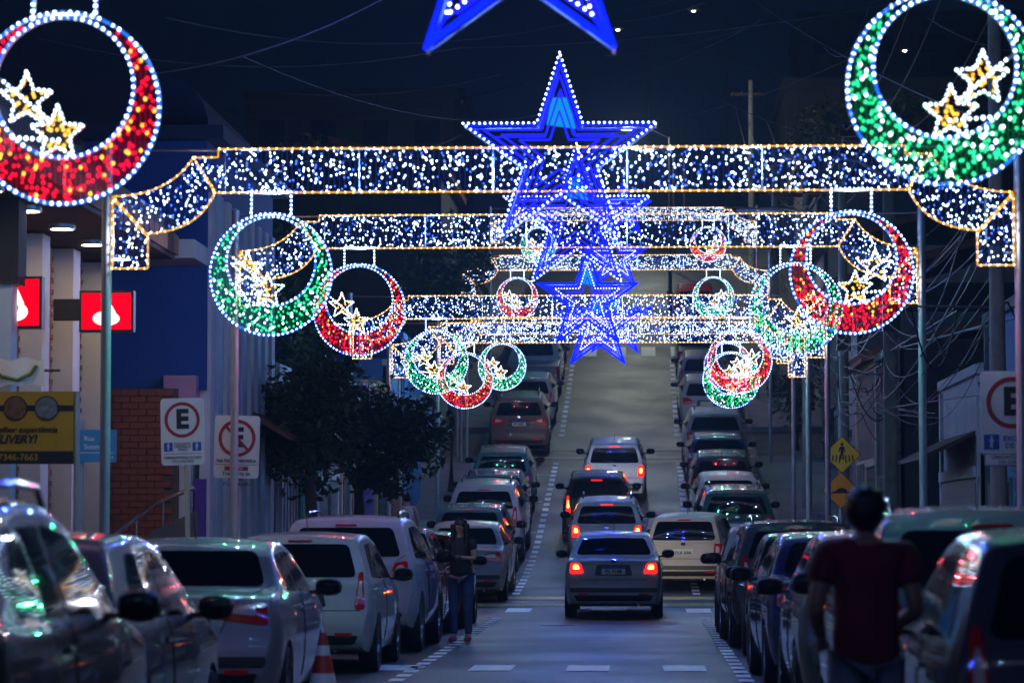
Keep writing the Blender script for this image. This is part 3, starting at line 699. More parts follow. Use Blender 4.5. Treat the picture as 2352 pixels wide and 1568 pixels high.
def car(tp, var, color, X, y, label, rz=0.0, lit=False, far=False, plate=None, head=None, group='cars parked along the kerb', parked=True):
    t = TYPES[tp]; root = empty('parked_car' if parked else 'moving_car', (X, y, G(y)), 0, label, 'car' if tp != 'pickup' else 'pickup truck', group)
    ym = y + t['L']/2
    if tp == 'pickup': root.name = 'pickup_truck'
    w0, w1 = t['wheels']; za, zb = G(y+w0), G(y+w1); pt = math.atan2(zb-za, w1-w0)
    root.rotation_euler = (pt, 0, rz); root.location.z = za - w0*math.tan(pt)
    rv = random.Random(label); root.scale = (rv.uniform(.97, 1.02), rv.uniform(.96, 1.04), rv.uniform(.97, 1.04))
    if parked and rz == 0: root.rotation_euler.z = R(rv.uniform(-1.2, 1.2))
    pm = paint_mat(color)
    mm = {'paint': pm, 'glass': M['glass'], 'lamp': M['lamp_lit'] if lit else M['lamp'], 'core': M['lamp_core'] if lit else M['lamp_clear'], 'black': M['black'],
          'reflector': M['reflector'], 'head': M['headlamp'] if head else M['lamp_clear'], 'mirror': M['black'], 'plate': M['plate'],
          'plateband': M['plate_blue'] if var != 'b' else M['plate'], 'chrome': M['chrome'], 'rail': M['chrome'], 'strip': M['lamp_lit'] if lit else M['lamp']}
    last = {}; skip = ('reflector', 'door_seam', 'lid_seam', 'wiper', 'badge', 'exhaust', 'plate_band', 'mirror_glass', 'door_handle', 'lamp_core') if far else ()
    for p in car_parts(tp, var):
        n, me, mk, par = p[:4]
        if n in skip: continue
        if not len(me.materials): me.materials.append(M['black'])
        parent = root if par in (None, 'body') else last[par]
        o = link(n, me, mm[mk], parent, objmat=True); last[n] = o
        if len(p) > 4 and plate: lettering(plate, .085, M['ink'], last['license_plate'], (0, p[4][0]-.001, p[4][1]-.016), bold=.03, sx=.95)
    tm, rm = wheel_meshes(t['wr'])
    for wy in t['wheels']:
        for s in (-1, 1):
            w = link('wheel', tm, None, root, (s*(t['Wd']/2-.105), wy, t['wr'])); w.rotation_euler = (0, 0, 0 if s > 0 else math.pi)
            if not far: link('rim', rm, None, w)
    if head:
        for s in (-1, 1):
            ld = bpy.data.lights.new('headlight_beam', 'SPOT'); ld.energy = head; ld.color = (1, .88, .70); ld.spot_size = R(75); ld.spot_blend = .8; ld.shadow_soft_size = .06
            lo_ = bpy.data.objects.new('headlight_beam', ld); COL.objects.link(lo_); lo_.parent = root
            lo_.location = (s*.6, t['L']+.05, .68); lo_.rotation_euler = (R(86), 0, 0)
    return root
def carL(tp, var, c, y, label, right=-2.68, **k): return car(tp, var, c, right - TYPES[tp]['Wd']/2, y, label, **k)
def carR(tp, var, c, y, label, left=1.12, **k): return car(tp, var, c, left + TYPES[tp]['Wd']/2, y, label, **k)
# left kerb
carL('suv', 'a', BLACK, 11.6, 'black SUV at the near end of the bank-side row', right=-2.45)
carL('hatch', 'tall', DGREY, 16.3, 'dark grey hatchback between the black SUV and the silver sedan', right=-2.80)
carL('sedan', 'wide', ((.22, .235, .265), .5), 23.0, 'silver sedan with wide unlit red tail lights beside the traffic cone', right=-2.80)
carL('hatch', 'tall', WHITE, 31.3, 'white hatchback with tall red tail lights parked before the pale SUV', right=-2.80, plate='FGD 4B37')
carL('suv', 'a', LILAC, 36.4, 'pale lilac-white SUV between white hatchback and black hatchback', right=-2.75)
carL('hatch', 'a', BLACK, 40.9, 'black hatchback parked beside the woman in jeans', right=-2.78)
carL('hatch', 'wide', RED, 45.1, 'dark red hatchback parked ahead of the woman in jeans', right=-2.72)
carL('sedan', 'wide', SILVER, 55.6, 'silver sedan with red tail lights parked just beyond the yellow crossing', right=-2.52)
carL('hatch', 'a', TEAL, 60.9, 'dark teal hatchback tucked between silver sedan and white SUV', right=-2.7)
carL('suv', 'tall', WHITE, 65.8, 'white SUV with tall oval tail lights parked on the slope', right=-2.6, plate=None)
carL('hatch', 'wide', NAVY, 70.2, 'dark blue hatchback parked just uphill of the white SUV')
carL('hatch', 'a', TEAL, 74.7, 'blue-green hatchback parked below the gap downhill of the brown SUV')
carL('suv', 'wide', BROWN, 86.6, 'grey-brown SUV with red reflectors and a plate at the side road', plate='FPV 0D01')
carL('hatch', 'tall', WHITE, 92.4, 'white hatchback parked between brown SUV and silver pickup', far=True)
carL('pickup', 'a', SILVER, 97.8, 'silver pickup truck with tall red lamps parked high on the hill', far=True)
carL('suv', 'a', DGREY, 104.5, 'dark grey SUV parked uphill of the silver pickup', far=True)
# right kerb
carR('hatch', 'tall', DGREY, 12.9, 'dark grey hatchback beside the man in the maroon shirt', left=1.28)
carR('suv', 'a', ((.16, .20, .20), .4), 18.2, 'grey-green SUV with roof rails parked ahead of the man in maroon', left=1.25)
carR('hatch', 'a', GREY, 23.3, 'grey hatchback next uphill of the SUV with roof rails', left=1.2)
carR('sedan', 'a', NAVY, 28.2, 'dark blue sedan parked under the big right-hand parking sign', left=1.15)
carR('hatch', 'wide', BLACK, 33.0, 'black hatchback next uphill of the dark blue sedan')
carR('suv', 'tall', DGREY, 38.0, 'dark grey SUV parked just behind the white hatchback at the crossing', left=1.1)
carR('hatch', 'wide', WHITE, 43.2, 'white hatchback at the crossing end of the right-hand row', left=1.04)
carR('suv', 'a', GREEN, 64.6, 'dark green SUV first in the row beyond the cream car')
carR('sedan', 'a', CREAM, 69.2, 'cream white sedan between two dark cars on the right slope', left=1.15)
carR('hatch', 'a', BLACK, 74.0, 'black hatchback parked just uphill of the cream sedan')
carR('sedan', 'a', NAVY, 78.0, 'dark navy sedan parked just downhill of the silver SUV with the dark plate', rz=0)
carR('suv', 'a', SILVER, 82.6, 'silver SUV with a dark number plate parked below the side road', left=1.08, plate='AHX 9C72')
carR('hatch', 'wide', WHITE, 92.0, 'white hatchback with red lamps parked first beyond the upper side road', far=True)
carR('hatch', 'tall', SILVER, 97.0, 'silver hatchback second beyond the upper side road', far=True)
carR('sedan', 'a', BLACK, 101.6, 'black sedan third beyond the upper side road', far=True)
carR('hatch', 'a', GREY, 106.6, 'grey hatchback fourth beyond the upper side road', far=True)
carR('hatch', 'wide', RED, 111.4, 'red hatchback fifth beyond the upper side road', far=True)
# traffic
g_ = 'cars driving up the street'
car('sedan', 'a', ((.36, .38, .42), .5), -.50, 50.3, 'silver sedan with lit tail lights stopped on the crosswalk', lit=True, plate='FJL 9188', head=80, group=g_, parked=False)
car('hatch', 'rails', SILVER, -.78, 64.0, 'silver hatchback with roof rails just ahead of the braking silver sedan', lit=True, head=70, group=g_, parked=False)
car('hatch', 'tall', BLACK, -1.08, 69.8, 'dark hatchback with one lit lamp showing behind the silver-blue wagon', lit=True, head=70, group=g_, parked=False)
car('wagon', 'b', ((.36, .40, .50), .4), -.73, 76.8, 'silver-blue old wagon leading the cars up the hill', lit=True, plate='BJP 6174', head=90, group=g_, parked=False)
car('wagon', 'b', CREAM, .78, 59.0, 'old beige hatchback pulling in at an angle right of the silver sedan', rz=R(-7), plate='DLB 2006', group=g_, parked=False)

# ------------------------------------------------------------------ buildings
def wallmat(name, c, var=.12): return mat(name, c, .8, var=var, scale=1.2, bump=.12)
WC = {'white': wallmat('white_wall_paint', (.62, .62, .64)), 'blue': wallmat('deep_blue_wall_paint', (.014, .068, .30), .06), 'pale': wallmat('pale_blue_wall_paint', (.46, .55, .68)),
      'lilac': wallmat('lilac_wall_paint', (.30, .26, .42)), 'teal': wallmat('teal_wall_paint', (.06, .34, .42)), 'peach': wallmat('peach_wall_paint', (.60, .40, .27)),
      'yellow': wallmat('lime_yellow_wall_paint', (.50, .52, .12)), 'dark': wallmat('dark_grey_wall', (.025, .03, .035), .3), 'brown': wallmat('brown_wall', (.13, .08, .055), .3),
      'grey': wallmat('grey_wall', (.12, .13, .14), .2), 'night': wallmat('dark_blue_wall', (.012, .03, .075), .2), 'sky': wallmat('sky_blue_wall', (.08, .24, .50), .1), 'cream': wallmat('cream_wall', (.45, .40, .32)),
      'purple': wallmat('violet_door_paint', (.10, .05, .32)), 'red': wallmat('red_sign_paint', (.5, .02, .03)), 'wood': mat('brown_wood', (.07, .035, .018), .7, var=.3, scale=6),
      'tile': mat('clay_roof_tile', (.22, .09, .05), .8, var=.35, scale=5), 'steel': mat('grey_steel_shutter', (.20, .21, .22), .45, .5, var=.1, scale=3), 'pink': wallmat('pink_capital', (.5, .28, .42))}
M['brick'] = mat('red_brick', (.30, .09, .05), .85, var=.35, scale=2.5, bump=.3)
M['mortar'] = mat('mortar', (.13, .09, .075), .9, var=.2, scale=6)
M['shop_glass'] = mat('shop_glass', (.01, .014, .02), .06)
def part(n, m, par, *box): return MB().box(*box).build(n, m, par)

# a house on the street line: side -1 left of the street, +1 right; f = x of its street face
def house(label, side, f, y0, y1, h, wall, trim='white', door='steel', depth=9.0, doors=1, slats=False, awning=None, roof='flat', wins=1, cat='building', name='shop_house'):
    t = empty(name, (f, y0, G(y0)), 0, label, cat, 'houses along the street'); s = side
    base = -.6; top = h + G(y1) - G(y0); L = y1 - y0 - .04
    X = lambda a, b: (min(s*a, s*b), max(s*a, s*b))             # a, b: metres behind (+) or before (-) the face
    part('wall', WC[wall], t, *X(0, depth), 0.02, L, base, top)
    part('cornice', WC[trim], t, *X(-.07, .1), -.0, L, top-.16, top-.02)
    part('plinth', WC['grey'], t, *X(-.025, .08), .03, L-.02, base, .35 + (G(y1)-G(y0))*.5)
    for k in (0, 1): part('pilaster', WC[trim], t, *X(-.05, .08), k*(L-.22)+.02, k*(L-.22)+.2, .1, top-.2)
    seg = L/max(1, doors+wins); q = 0
    for k in range(doors):
        a = seg*q+.35; b = seg*(q+1)-.25; q += 1; g = G(y0+a)-G(y0)
        d = part('door', WC[door], t, *X(-.03, .06), a, b, g, g+2.25)
        for z in range(9 if b-a > .6 else 4): part('slat', WC[door], d, *X(-.045, -.02), a+.03, b-.03, g+.12+z*.235, g+.30+z*.235)
        part('lintel', WC[trim], t, *X(-.08, .05), a-.08, b+.08, g+2.26, g+2.42)
    for k in range(wins):
        a = seg*q+.35; b = seg*(q+1)-.3; q += 1; g = G(y0+a)-G(y0)
        w = part('window', WC[trim], t, *X(-.045, .06), a, b, g+1.0, g+2.2)
        part('pane', M['shop_glass'], w, *X(-.055, -.03), a+.07, (a+b)/2-.03, g+1.07, g+2.13); part('pane', M['shop_glass'], w, *X(-.055, -.03), (a+b)/2+.03, b-.07, g+1.07, g+2.13)
        part('sill', WC['grey'], t, *X(-.12, .05), a-.06, b+.06, g+.92, g+.99)
    if slats:
        n = int(L/.42)
        for i in range(n): part('slat', WC[trim], t, *X(-.10, .03), .12+i*.42, .12+i*.42+.2, .0, top-.3)
    if awning:
        aw = MB(); a, b = .2, L-.2
        for i in range(int((b-a)/.3)):                          # awning of separate boards
            MB().add([(s*.0, a+i*.3, 2.95), (s*.0, a+i*.3+.28, 2.95), (s*-.75, a+i*.3+.28, 2.6), (s*-.75, a+i*.3, 2.6), (s*.0, a+i*.3, 2.89), (s*.0, a+i*.3+.28, 2.89), (s*-.75, a+i*.3+.28, 2.54), (s*-.75, a+i*.3, 2.54)],
                     [(0,1,2,3),(7,6,5,4),(0,4,5,1),(1,5,6,2),(2,6,7,3),(3,7,4,0)]).build('awning_board', WC[awning], t)
    if roof == 'tile':
        rf = MB(); rf.add([(s*-.35, -.1, top+.0), (s*-.35, L+.1, top+.0), (s*4, L+.1, top+1.25), (s*4, -.1, top+1.25), (s*-.35, -.1, top-.1), (s*-.35, L+.1, top-.1), (s*4, L+.1, top+1.1), (s*4, -.1, top+1.1)],
               [(0,1,2,3),(7,6,5,4),(0,4,5,1),(1,5,6,2),(2,6,7,3),(3,7,4,0)])
        r_ = rf.build('roof', WC['tile'], t)
        for i in range(int(L/.25)):
            MB().tube([(s*-.38, .05+i*.25, top+.03), (s*4, .05+i*.25, top+1.28)], .06, 6).build('tile', WC['tile'], r_)
    return t

# the bank: brick walls between white pilasters under a lit canopy
bk = empty('bank_building', (-7.22, 27.0, 0), 0, 'bank of red brick and white pilasters with lit canopy and red signs', 'bank')
part('wall', M['mortar'], bk, -10, -.12, 0, 12.0, -.3, 6.6)
for i in range(7):
    yy = .2 + i*1.93
    part('pilaster', WC['white'], bk, -.14, .16, yy, yy+.46, -.2, 4.98)
M_b = MB()
for i in range(6):
    for r_ in range(70):
        for c_ in range(7):
            yy = .2+i*1.93+.47+c_*.212-(.106 if r_ % 2 else 0)
            if yy+.2 > .2+(i+1)*1.93+.05: continue
            M_b.box(-.15, -.09 + random.uniform(-.006, .006), yy, yy+.2, .1+r_*.0695, .1+r_*.0695+.06)
tag(M_b.build('brickwork', M['brick'], bk), kind='stuff')
part('canopy', WC['dark'], bk, -1.0, 1.15, -.2, 11.6, 5.0, 5.5)
part('canopy_edge', WC['tile'], bk, 1.152, 1.2, -.2, 11.6, 5.05, 5.3)
M['downlight'] = glow('warm_downlight', (1.0, .76, .50), 38.0)
for i in range(6):
    p_ = MB().lathe([(.0, 0), (.13, 0), (.13, .05), (0, .05)], (.55, 1.3+i*1.93, 4.95), 16).build('downlight', M['downlight'], bk)
    MB().lathe([(.135, 0), (.16, 0), (.16, .07), (.135, .07), (.135, 0)], (.55, 1.3+i*1.93, 4.94), 16).build('downlight_ring', M['frame'], bk)
part('parapet', WC['dark'], bk, -10, .3, 0, 12.0, 5.52, 6.2)
# red bank signs with the white flame emblem
M['sign_red'] = glow('lit_red_sign', (.9, .0, .012), 1.0); M['sign_white'] = glow('lit_white_emblem', (1.0, .95, .88), 1.6)
def bank_sign(x, y, z, w, h, label):
    t = empty('bank_sign', (x, y, z), 0, label, 'sign', 'red bank signs')
    part('case', M['black'], t, -w/2-.03, w/2+.03, -.08, .08, -h/2-.03, h/2+.03)
    f = part('face', M['sign_red'], t, -w/2, w/2, -.088, -.078, -h/2, h/2)
    em = MB(); pts = [(w*.27*math.cos(q), -h*.20 + h*.20*math.sin(q)) for q in [2*math.pi*i/28 for i in range(28)]]
    em.prism(pts, -.095, -.087).build('emblem_bowl', M['sign_white'], f)
    MB().prism([(.0*w, -.05*h), (-.06*w, .12*h), (-.02*w, .30*h), (.04*w, .43*h), (.05*w, .30*h), (.12*w, .14*h), (.19*w, -.02*h), (.17*w, -.14*h)], -.099, -.092).build('emblem_flame', M['sign_white'], f)
    MB().prism([(.0*w, -.20*h), (-.04*w, .0), (.01*w, .12*h), (.04*w, .0), (.09*w, -.10*h), (.07*w, -.20*h)], -.103, -.096).build('emblem_flicker', M['sign_red'], f)
    part('arm', M['black'], t, -w/2-.35, -w/2, -.03, .03, -h*.25, h*.35)
    return t
p = dt(247, 715, 35.2); bank_sign(p.x, p.y, p.z, .585, .43, 'lit red bank sign with white flame emblem by the blue wall')
p = dt(38, 695, 31.9); bank_sign(p.x, p.y, p.z, .52, .50, 'lit red bank sign half hidden behind the white corner column')

# brick wall facing down the street, with separate bricks, and the blue building above and behind it
bw = empty('brick_wall', (-7.75, 41.0, 0), 0, 'red brick wall below the deep blue wall by the stair rail', 'wall')
part('mortar_core', M['mortar'], bw, 0, 1.36, .03, .28, -.2, 3.44)
bme = MB().box(0, .225, 0, .1, 0, .078).mesh('brick', M['brick'])
for r_ in range(38):
    for c_ in range(6):
        x = c_*.235 - (.117 if r_ % 2 else 0)
        if x < -.02 or x+.2 > 1.36: continue
        o = link('brick', bme, None, bw, (x, random.uniform(-.012, .0), r_*.09 + .01)); o.scale.x = random.uniform(.97, 1.0)
bb = empty('blue_building', (-6.05, 41.3, 0), 0, 'deep blue building with white fluted street front and vaulted roof', 'building')
part('blue_wall', WC['blue'], bb, -12, 0, 0, 7.4, 3.44, 6.9)
part('lower_wall', WC['pale'], bb, -12, -.05, .35, 7.4, -.3, 3.43)
part('corner_pilaster', WC['white'], bb, -.45, -.18, -.16, .12, -.1, 3.5); part('capital', WC['pink'], bb, -.55, -.1, -.24, .16, 3.25, 3.62)
part('door', WC['purple'], bb, -.16, .0, .05, .3, -.1, 2.2)
for i in range(17): part('fluted_panel', WC['pale'] if i % 3 else WC['white'], bb, -.1, .05 + .05*(i % 2), .12+i*.43, .12+i*.43+.38, 0.0, 6.2)
part('canopy', WC['white'], bb, -.9, .02, -1.3, -.02, 5.15, 5.40); part('roof_slab', WC['night'], bb, -12.2, .25, -.2, 7.5, 6.91, 7.1)
vt = MB(); n_ = 14
for k in range(n_+1):
    q = math.pi*k/n_
    for yy in (1.0, 7.0): vt.v.append((-.75+.62*math.cos(q), yy, 7.1+.75*math.sin(q)+.1))
vt.f = [(2*k, 2*k+1, 2*k+3, 2*k+2) for k in range(n_)] + [tuple(2*k for k in range(n_+1)), tuple(2*k+1 for k in range(n_+1))]
vt.build('vault', WC['night'], bb, 30)
aw = MB().add([(0, 4.2, 3.35), (0, 6.4, 3.35), (.65, 6.4, 2.95), (.65, 4.2, 2.95), (0, 4.2, 3.27), (0, 6.4, 3.27), (.65, 6.4, 2.87), (.65, 4.2, 2.87)], [(0,1,2,3),(7,6,5,4),(0,4,5,1),(1,5,6,2),(2,6,7,3),(3,7,4,0)]).build('eave', WC['tile'], bb)
# stair rail beside the brick wall
sr = empty('stair', (-7.4, 39.2, 0), 0, 'grey stair parapet with slanted metal handrail before the brick wall', 'stair')
MB().add([(.1, .0, 0), (1.55, .0, 0), (1.55, .0, 1.75), (1.0, .0, 1.5), (.1, .0, .9), (.1, .12, 0), (1.55, .12, 0), (1.55, .12, 1.75), (1.0, .12, 1.5), (.1, .12, .9)],
         [(0,1,2,3,4), (9,8,7,6,5), (0,5,6,1), (1,6,7,2), (2,7,8,3), (3,8,9,4), (4,9,5,0)]).build('parapet', WC['grey'], sr)
MB().tube([(.1, .06, 1.15), (1.0, .06, 1.85), (1.5, .06, 2.05)], .03, 8).build('handrail', M['chrome'], sr)
for x, z0, z1 in ((.3, 1.0, 1.3), (.75, 1.3, 1.66), (1.1, 1.5, 1.9), (1.45, 1.7, 2.03)): MB().tube([(x, .06, z0), (x, .06, z1)], .015, 6).build('baluster', M['chrome'], sr)

# left-hand shop row
house('white street house with barred slats next to the blue building', -1, -6.0, 48.8, 51.6, 4.2, 'white', 'white', 'dark', doors=1, wins=0, slats=True)
house('teal-trimmed white house under the first street tree', -1, -5.95, 51.6, 54.4, 3.8, 'white', 'teal', 'teal', doors=1, wins=1)
house('grey house with pale pillars under the dark tree', -1, -5.95, 54.4, 58.2, 3.8, 'grey', 'white', 'steel', doors=2, wins=0)
house('peach house lit warm under the tree', -1, -5.9, 58.2, 62.4, 3.9, 'peach', 'peach', 'wood', doors=1, wins=1)
house('lilac house beside the peach house', -1, -5.9, 62.4, 65.4, 3.9, 'lilac', 'lilac', 'purple', doors=1, wins=0)
house('lime-yellow house with a small red sign', -1, -5.85, 65.4, 68.2, 3.8, 'yellow', 'yellow', 'dark', doors=1, wins=0)
house('sky-blue house with white trim beyond the yellow one', -1, -5.85, 68.2, 71.6, 4.0, 'sky', 'white', 'steel', doors=1, wins=1)
house('deep blue slatted house at the end of the left row', -1, -5.8, 71.6, 77.3, 4.0, 'blue', 'sky', 'steel', doors=1, wins=1, slats=True)
# right-hand row
house('dark blue shop behind the right parking sign', 1, 4.95, 28, 37, 5.2, 'night', 'grey', 'steel', doors=2, wins=1)
house('sky-blue shop between dark shop and white house', 1, 4.95, 37, 43.4, 4.6, 'sky', 'grey', 'dark', doors=1, wins=1)
house('white plastered house with brown board awning on the right', 1, 4.85, 43.4, 49.0, 3.9, 'white', 'white', 'steel', doors=1, wins=0, awning='wood')
house('dark teal corner shop beyond the side street on the right', 1, 4.95, 58.0, 63.5, 4.6, 'dark', 'grey', 'steel', doors=1, wins=1)
house('brown house with tile roof behind the yellow signs', 1, 4.95, 63.5, 69.5, 4.0, 'brown', 'peach', 'wood', doors=1, wins=1, roof='tile')
house('grey house with steel shutters up the right slope', 1, 5.0, 69.5, 76.5, 4.4, 'grey', 'grey', 'steel', doors=2, wins=1)
house('dark house with tile roof below the upper side road', 1, 5.1, 76.5, 85.0, 4.4, 'dark', 'grey', 'steel', doors=1, wins=2, roof='tile')
house('cream house just beyond the upper side road on the right', 1, 5.6, 92.0, 99.0, 4.2, 'cream', 'grey', 'steel', doors=1, wins=2, roof='tile')
house('dark grey house high on the right slope', 1, 5.8, 99.0, 108.0, 4.6, 'grey', 'grey', 'steel', doors=1, wins=2)
house('brown tile-roofed house highest on the right slope', 1, 6.0, 108.0, 118.0, 4.4, 'brown', 'grey', 'wood', doors=1, wins=2, roof='tile')
house('dark tile-roofed house uphill of the left open lot', -1, -7.2, 106.0, 116.0, 4.2, 'dark', 'dark', 'wood', doors=1, wins=2, roof='tile')
# buildings across the top of the hill
def far_block(x0, x1, y, h, wall, label, rows=3, cols=6, band=True):
    t = empty('far_building', (x0, y, G(y)), 0, label, 'building', 'buildings at the top of the hill')
    w = x1-x0
    part('wall', WC[wall], t, 0, w, 0, 12, -2, h)
    part('parapet', WC['dark'], t, -.15, w+.15, -.15, 12.1, h+.01, h+.5)
    for r_ in range(rows):
        for c_ in range(cols):
            a = w*(c_+.22)/cols; b = w*(c_+.78)/cols; z0 = h*(r_+.35)/rows; z1 = h*(r_+.75)/rows
            wd = part('window', WC['dark'], t, a, b, -.06, .05, z0, z1); part('pane', M['shop_glass'], wd, a+.1, b-.1, -.075, -.04, z0+.1, z1-.1)
p0 = dt(700, 345, 175); p1 = dt(1062, 345, 175)
far_block(p0.x, p1.x, 175, dt(800, 225, 175).z - G(175), 'night', 'long dark blue building with pale upper panels at the hilltop', 4, 5)
fp = empty('roof_billboard', (dt(880, 330, 174).x, 174, dt(880, 330, 174).z), 0, 'pale blue blank panel wall high behind the light arches', 'billboard')
q0 = dt(880, 330, 174); q1 = dt(1058, 230, 174)
for k in range(3): part('panel', WC['pale'], fp, (q1.x-q0.x)*k/3+.04, (q1.x-q0.x)*(k+1)/3-.04, 0, .3, 0, q1.z-q0.z)
part('frame', M['frame'], fp, -.1, q1.x-q0.x+.1, .31, .45, -.15, q1.z-q0.z+.1)
far_block(-20, -9.5, 150, 7.0, 'dark', 'grey two-storey building on the left of the hill', 2, 4)
far_block(6.5, 17, 135, 7.5, 'dark', 'dark two-storey building on the right of the hill', 2, 4)
far_block(-6, 8, 205, 6.0, 'dark', 'brown building closing the street at the crest', 2, 6)
far_block(9, 24, 170, 12.0, 'dark', 'tall dark building right of the hilltop lamps', 4, 5)

# ------------------------------------------------------------------ trees
M['leaf'] = mat('dark_green_leaf', (.035, .07, .025), .55, var=.4, scale=3); M['bark'] = mat('brown_bark', (.09, .065, .05), .9, var=.35, scale=8, bump=.6)
M['leaf2'] = mat('olive_leaf', (.05, .075, .03), .6, var=.4, scale=3)
def tree(label, x, y, blobs, n, leaf=.085, trunk=.12, m='leaf', name='street_tree'):
    rnd = random.Random(int(y*10)); g = G(y)
    t = empty(name, (x, y, g), 0, label, 'tree', 'trees along the street')
    cz = min(b[2]-b[5]*.3 for b in blobs)
    tr = MB(); tr.tube([(0, 0, -.15), (.03, .02, cz*.5), (-.02, 0, cz)], trunk, 8, trunk*.7); tr.build('trunk', M['bark'], t, 50)
    lm = MB()
    for b in blobs: lm.tube([(-.02, 0, cz-.1), (b[0]*.6, b[1]*.6, (cz+b[2])/2), (b[0], b[1], b[2])], trunk*.55, 6, .015)
    lm.build('limbs', M['bark'], t, 50)
    c = MB(); tot = sum(b[3]*b[4]*b[5] for b in blobs)
    for bx, by, bz, rx, ry, rz in blobs:
        k = int(n*rx*ry*rz/tot); clumps = [(rnd.gauss(0, .5), rnd.gauss(0, .5), rnd.gauss(0, .5)) for _ in range(26)]
        for _ in range(k):
            if rnd.random() < .75:
                q = rnd.choice(clumps); v = Vector((q[0]+rnd.gauss(0, .14), q[1]+rnd.gauss(0, .14), q[2]+rnd.gauss(0, .14)))
            else: v = Vector((rnd.gauss(0, .42), rnd.gauss(0, .42), rnd.gauss(0, .42)))
            if v.length > 1.12: v *= 1.12/v.length*rnd.uniform(.85, 1)
            P_ = Vector((bx+v.x*rx, by+v.y*ry, bz+v.z*rz))
            a = Vector((rnd.gauss(0, 1), rnd.gauss(0, 1), rnd.gauss(0, .6))).normalized(); b_ = a.cross(Vector((rnd.gauss(0, 1), rnd.gauss(0, 1), rnd.gauss(0, 1)))).normalized()
            s = leaf*rnd.uniform(.6, 1.3)
            c.add([P_-a*s, P_-b_*s*.42, P_+a*s, P_+b_*s*.42], [(0, 1, 2, 3)])
    o = link('crown', c.mesh('crown', M[m], None, False), None, t); o['kind'] = 'stuff'
    return t
tree('dark street tree before the teal-trimmed house', -5.25, 47.3, [(-.1, 0, 3.1, .85, .8, 1.1), (.2, .2, 3.9, .6, .6, .6), (-.3, 0, 2.7, .5, .5, .4)], 5200)
tree('broad dark street tree hiding part of the third arch', -4.95, 52.3, [(0, 0, 3.3, 1.25, 1.0, .85), (.7, .1, 3.0, .8, .7, .7), (-.7, 0, 3.4, .8, .8, .8), (1.1, 0, 3.3, .5, .5, .5), (.4, 0, 2.35, .6, .6, .4)], 8000)
tree('tall dark tree rising behind the grey house roof', -7.9, 56.6, [(0, 0, 5.6, 1.5, 1.2, 1.5), (1.0, 0, 5.0, 1.0, 1.0, 1.1), (-.8, 0, 6.4, 1.1, 1.0, 1.0), (.7, 0, 6.6, .9, .9, .9)], 7000, .10, .15)
tree('tall slim street tree beside the fifth arch pole', -5.0, 78.0, [(.1, 0, 4.9, .85, .9, 1.0), (.3, 0, 6.1, .8, .8, .8), (-.5, 0, 5.6, .8, .8, .9), (.5, 0, 4.0, .5, .5, .6)], 5200)
tree('hedge-like tree behind the right slope cars', 4.5, 88.0, [(0, 0, 1.7, .8, .8, 1.0), (.5, .5, 2.6, .8, .8, .8)], 3200, m='leaf2')
tree('spreading hill tree left of the upper arches', -11, 112.0, [(0, 0, 4.5, 3.0, 2.5, 2.2), (2, 0, 3.5, 2, 2, 1.6), (-2, 0, 5.4, 2, 2, 1.8)], 6500, .16, .2, 'leaf2')
tree('dense hill tree standing right of the upper arches', 9.0, 124.0, [(0, 0, 5.0, 3.0, 2.5, 2.5), (-2, 0, 4.0, 2, 2, 1.6), (2, 0, 6.0, 2, 2, 1.8)], 6500, .18, .2, 'leaf2')
tree('dark round tree below the pale panel wall', -13, 160.0, [(0, 0, 5.0, 3.4, 2.5, 2.5), (-3, 0, 4.0, 2.5, 2, 2)], 5000, .22, .22, 'leaf2')

# ------------------------------------------------------------------ signs
M['sign'] = mat('white_sign_sheet', (.80, .82, .84), .35, var=.05, scale=3); M['sign_edge'] = mat('sign_back', (.3, .31, .33), .5, .5)
M['sign_ring'] = mat('sign_red_print', (.42, .012, .03), .4); M['sign_blue'] = mat('sign_blue_print', (.02, .09, .5), .4)
M['sign_yellow'] = mat('warning_yellow', (.85, .58, .02), .4); M['sign_orange'] = mat('warning_amber', (.85, .36, .012), .4); M['sign_grey'] = mat('sign_grey_print', (.2, .21, .23), .5)
M['street_blue'] = mat('street_name_blue', (.05, .30, .62), .4)
def plate(name, poly, y0, y1, m, par, r=.04): return MB().prism(rounded(poly, r, 4), y0, y1).build(name, m, par)
def rect(w, h, cx=0, cz=0): return [(cx-w/2, cz-h/2), (cx+w/2, cz-h/2), (cx+w/2, cz+h/2), (cx-w/2, cz+h/2)]
def post(par, x, z0, z1, r=.03, m=None, y=.05): return MB().tube([(x, y, z0), (x, y, z1)], r, 10).build('post', m or M['pole'], par, 40)
def icon_person(par, cx, cz, s, y, m):
    f = MB().disc(cx, cz+.40*s, .09*s, y-.003, y, 12); f.build('icon', m, par)
    MB().prism([(cx-.12*s, cz+.28*s), (cx+.12*s, cz+.28*s), (cx+.20*s, cz-.02*s), (cx+.13*s, cz-.02*s), (cx+.07*s, cz+.15*s), (cx+.10*s, cz-.45*s), (cx+.02*s, cz-.45*s), (cx, cz-.10*s), (cx-.05*s, cz-.45*s), (cx-.13*s, cz-.45*s), (cx-.07*s, cz+.15*s), (cx-.15*s, cz-.02*s), (cx-.21*s, cz-.02*s)], y-.003, y).build('icon', m, par)
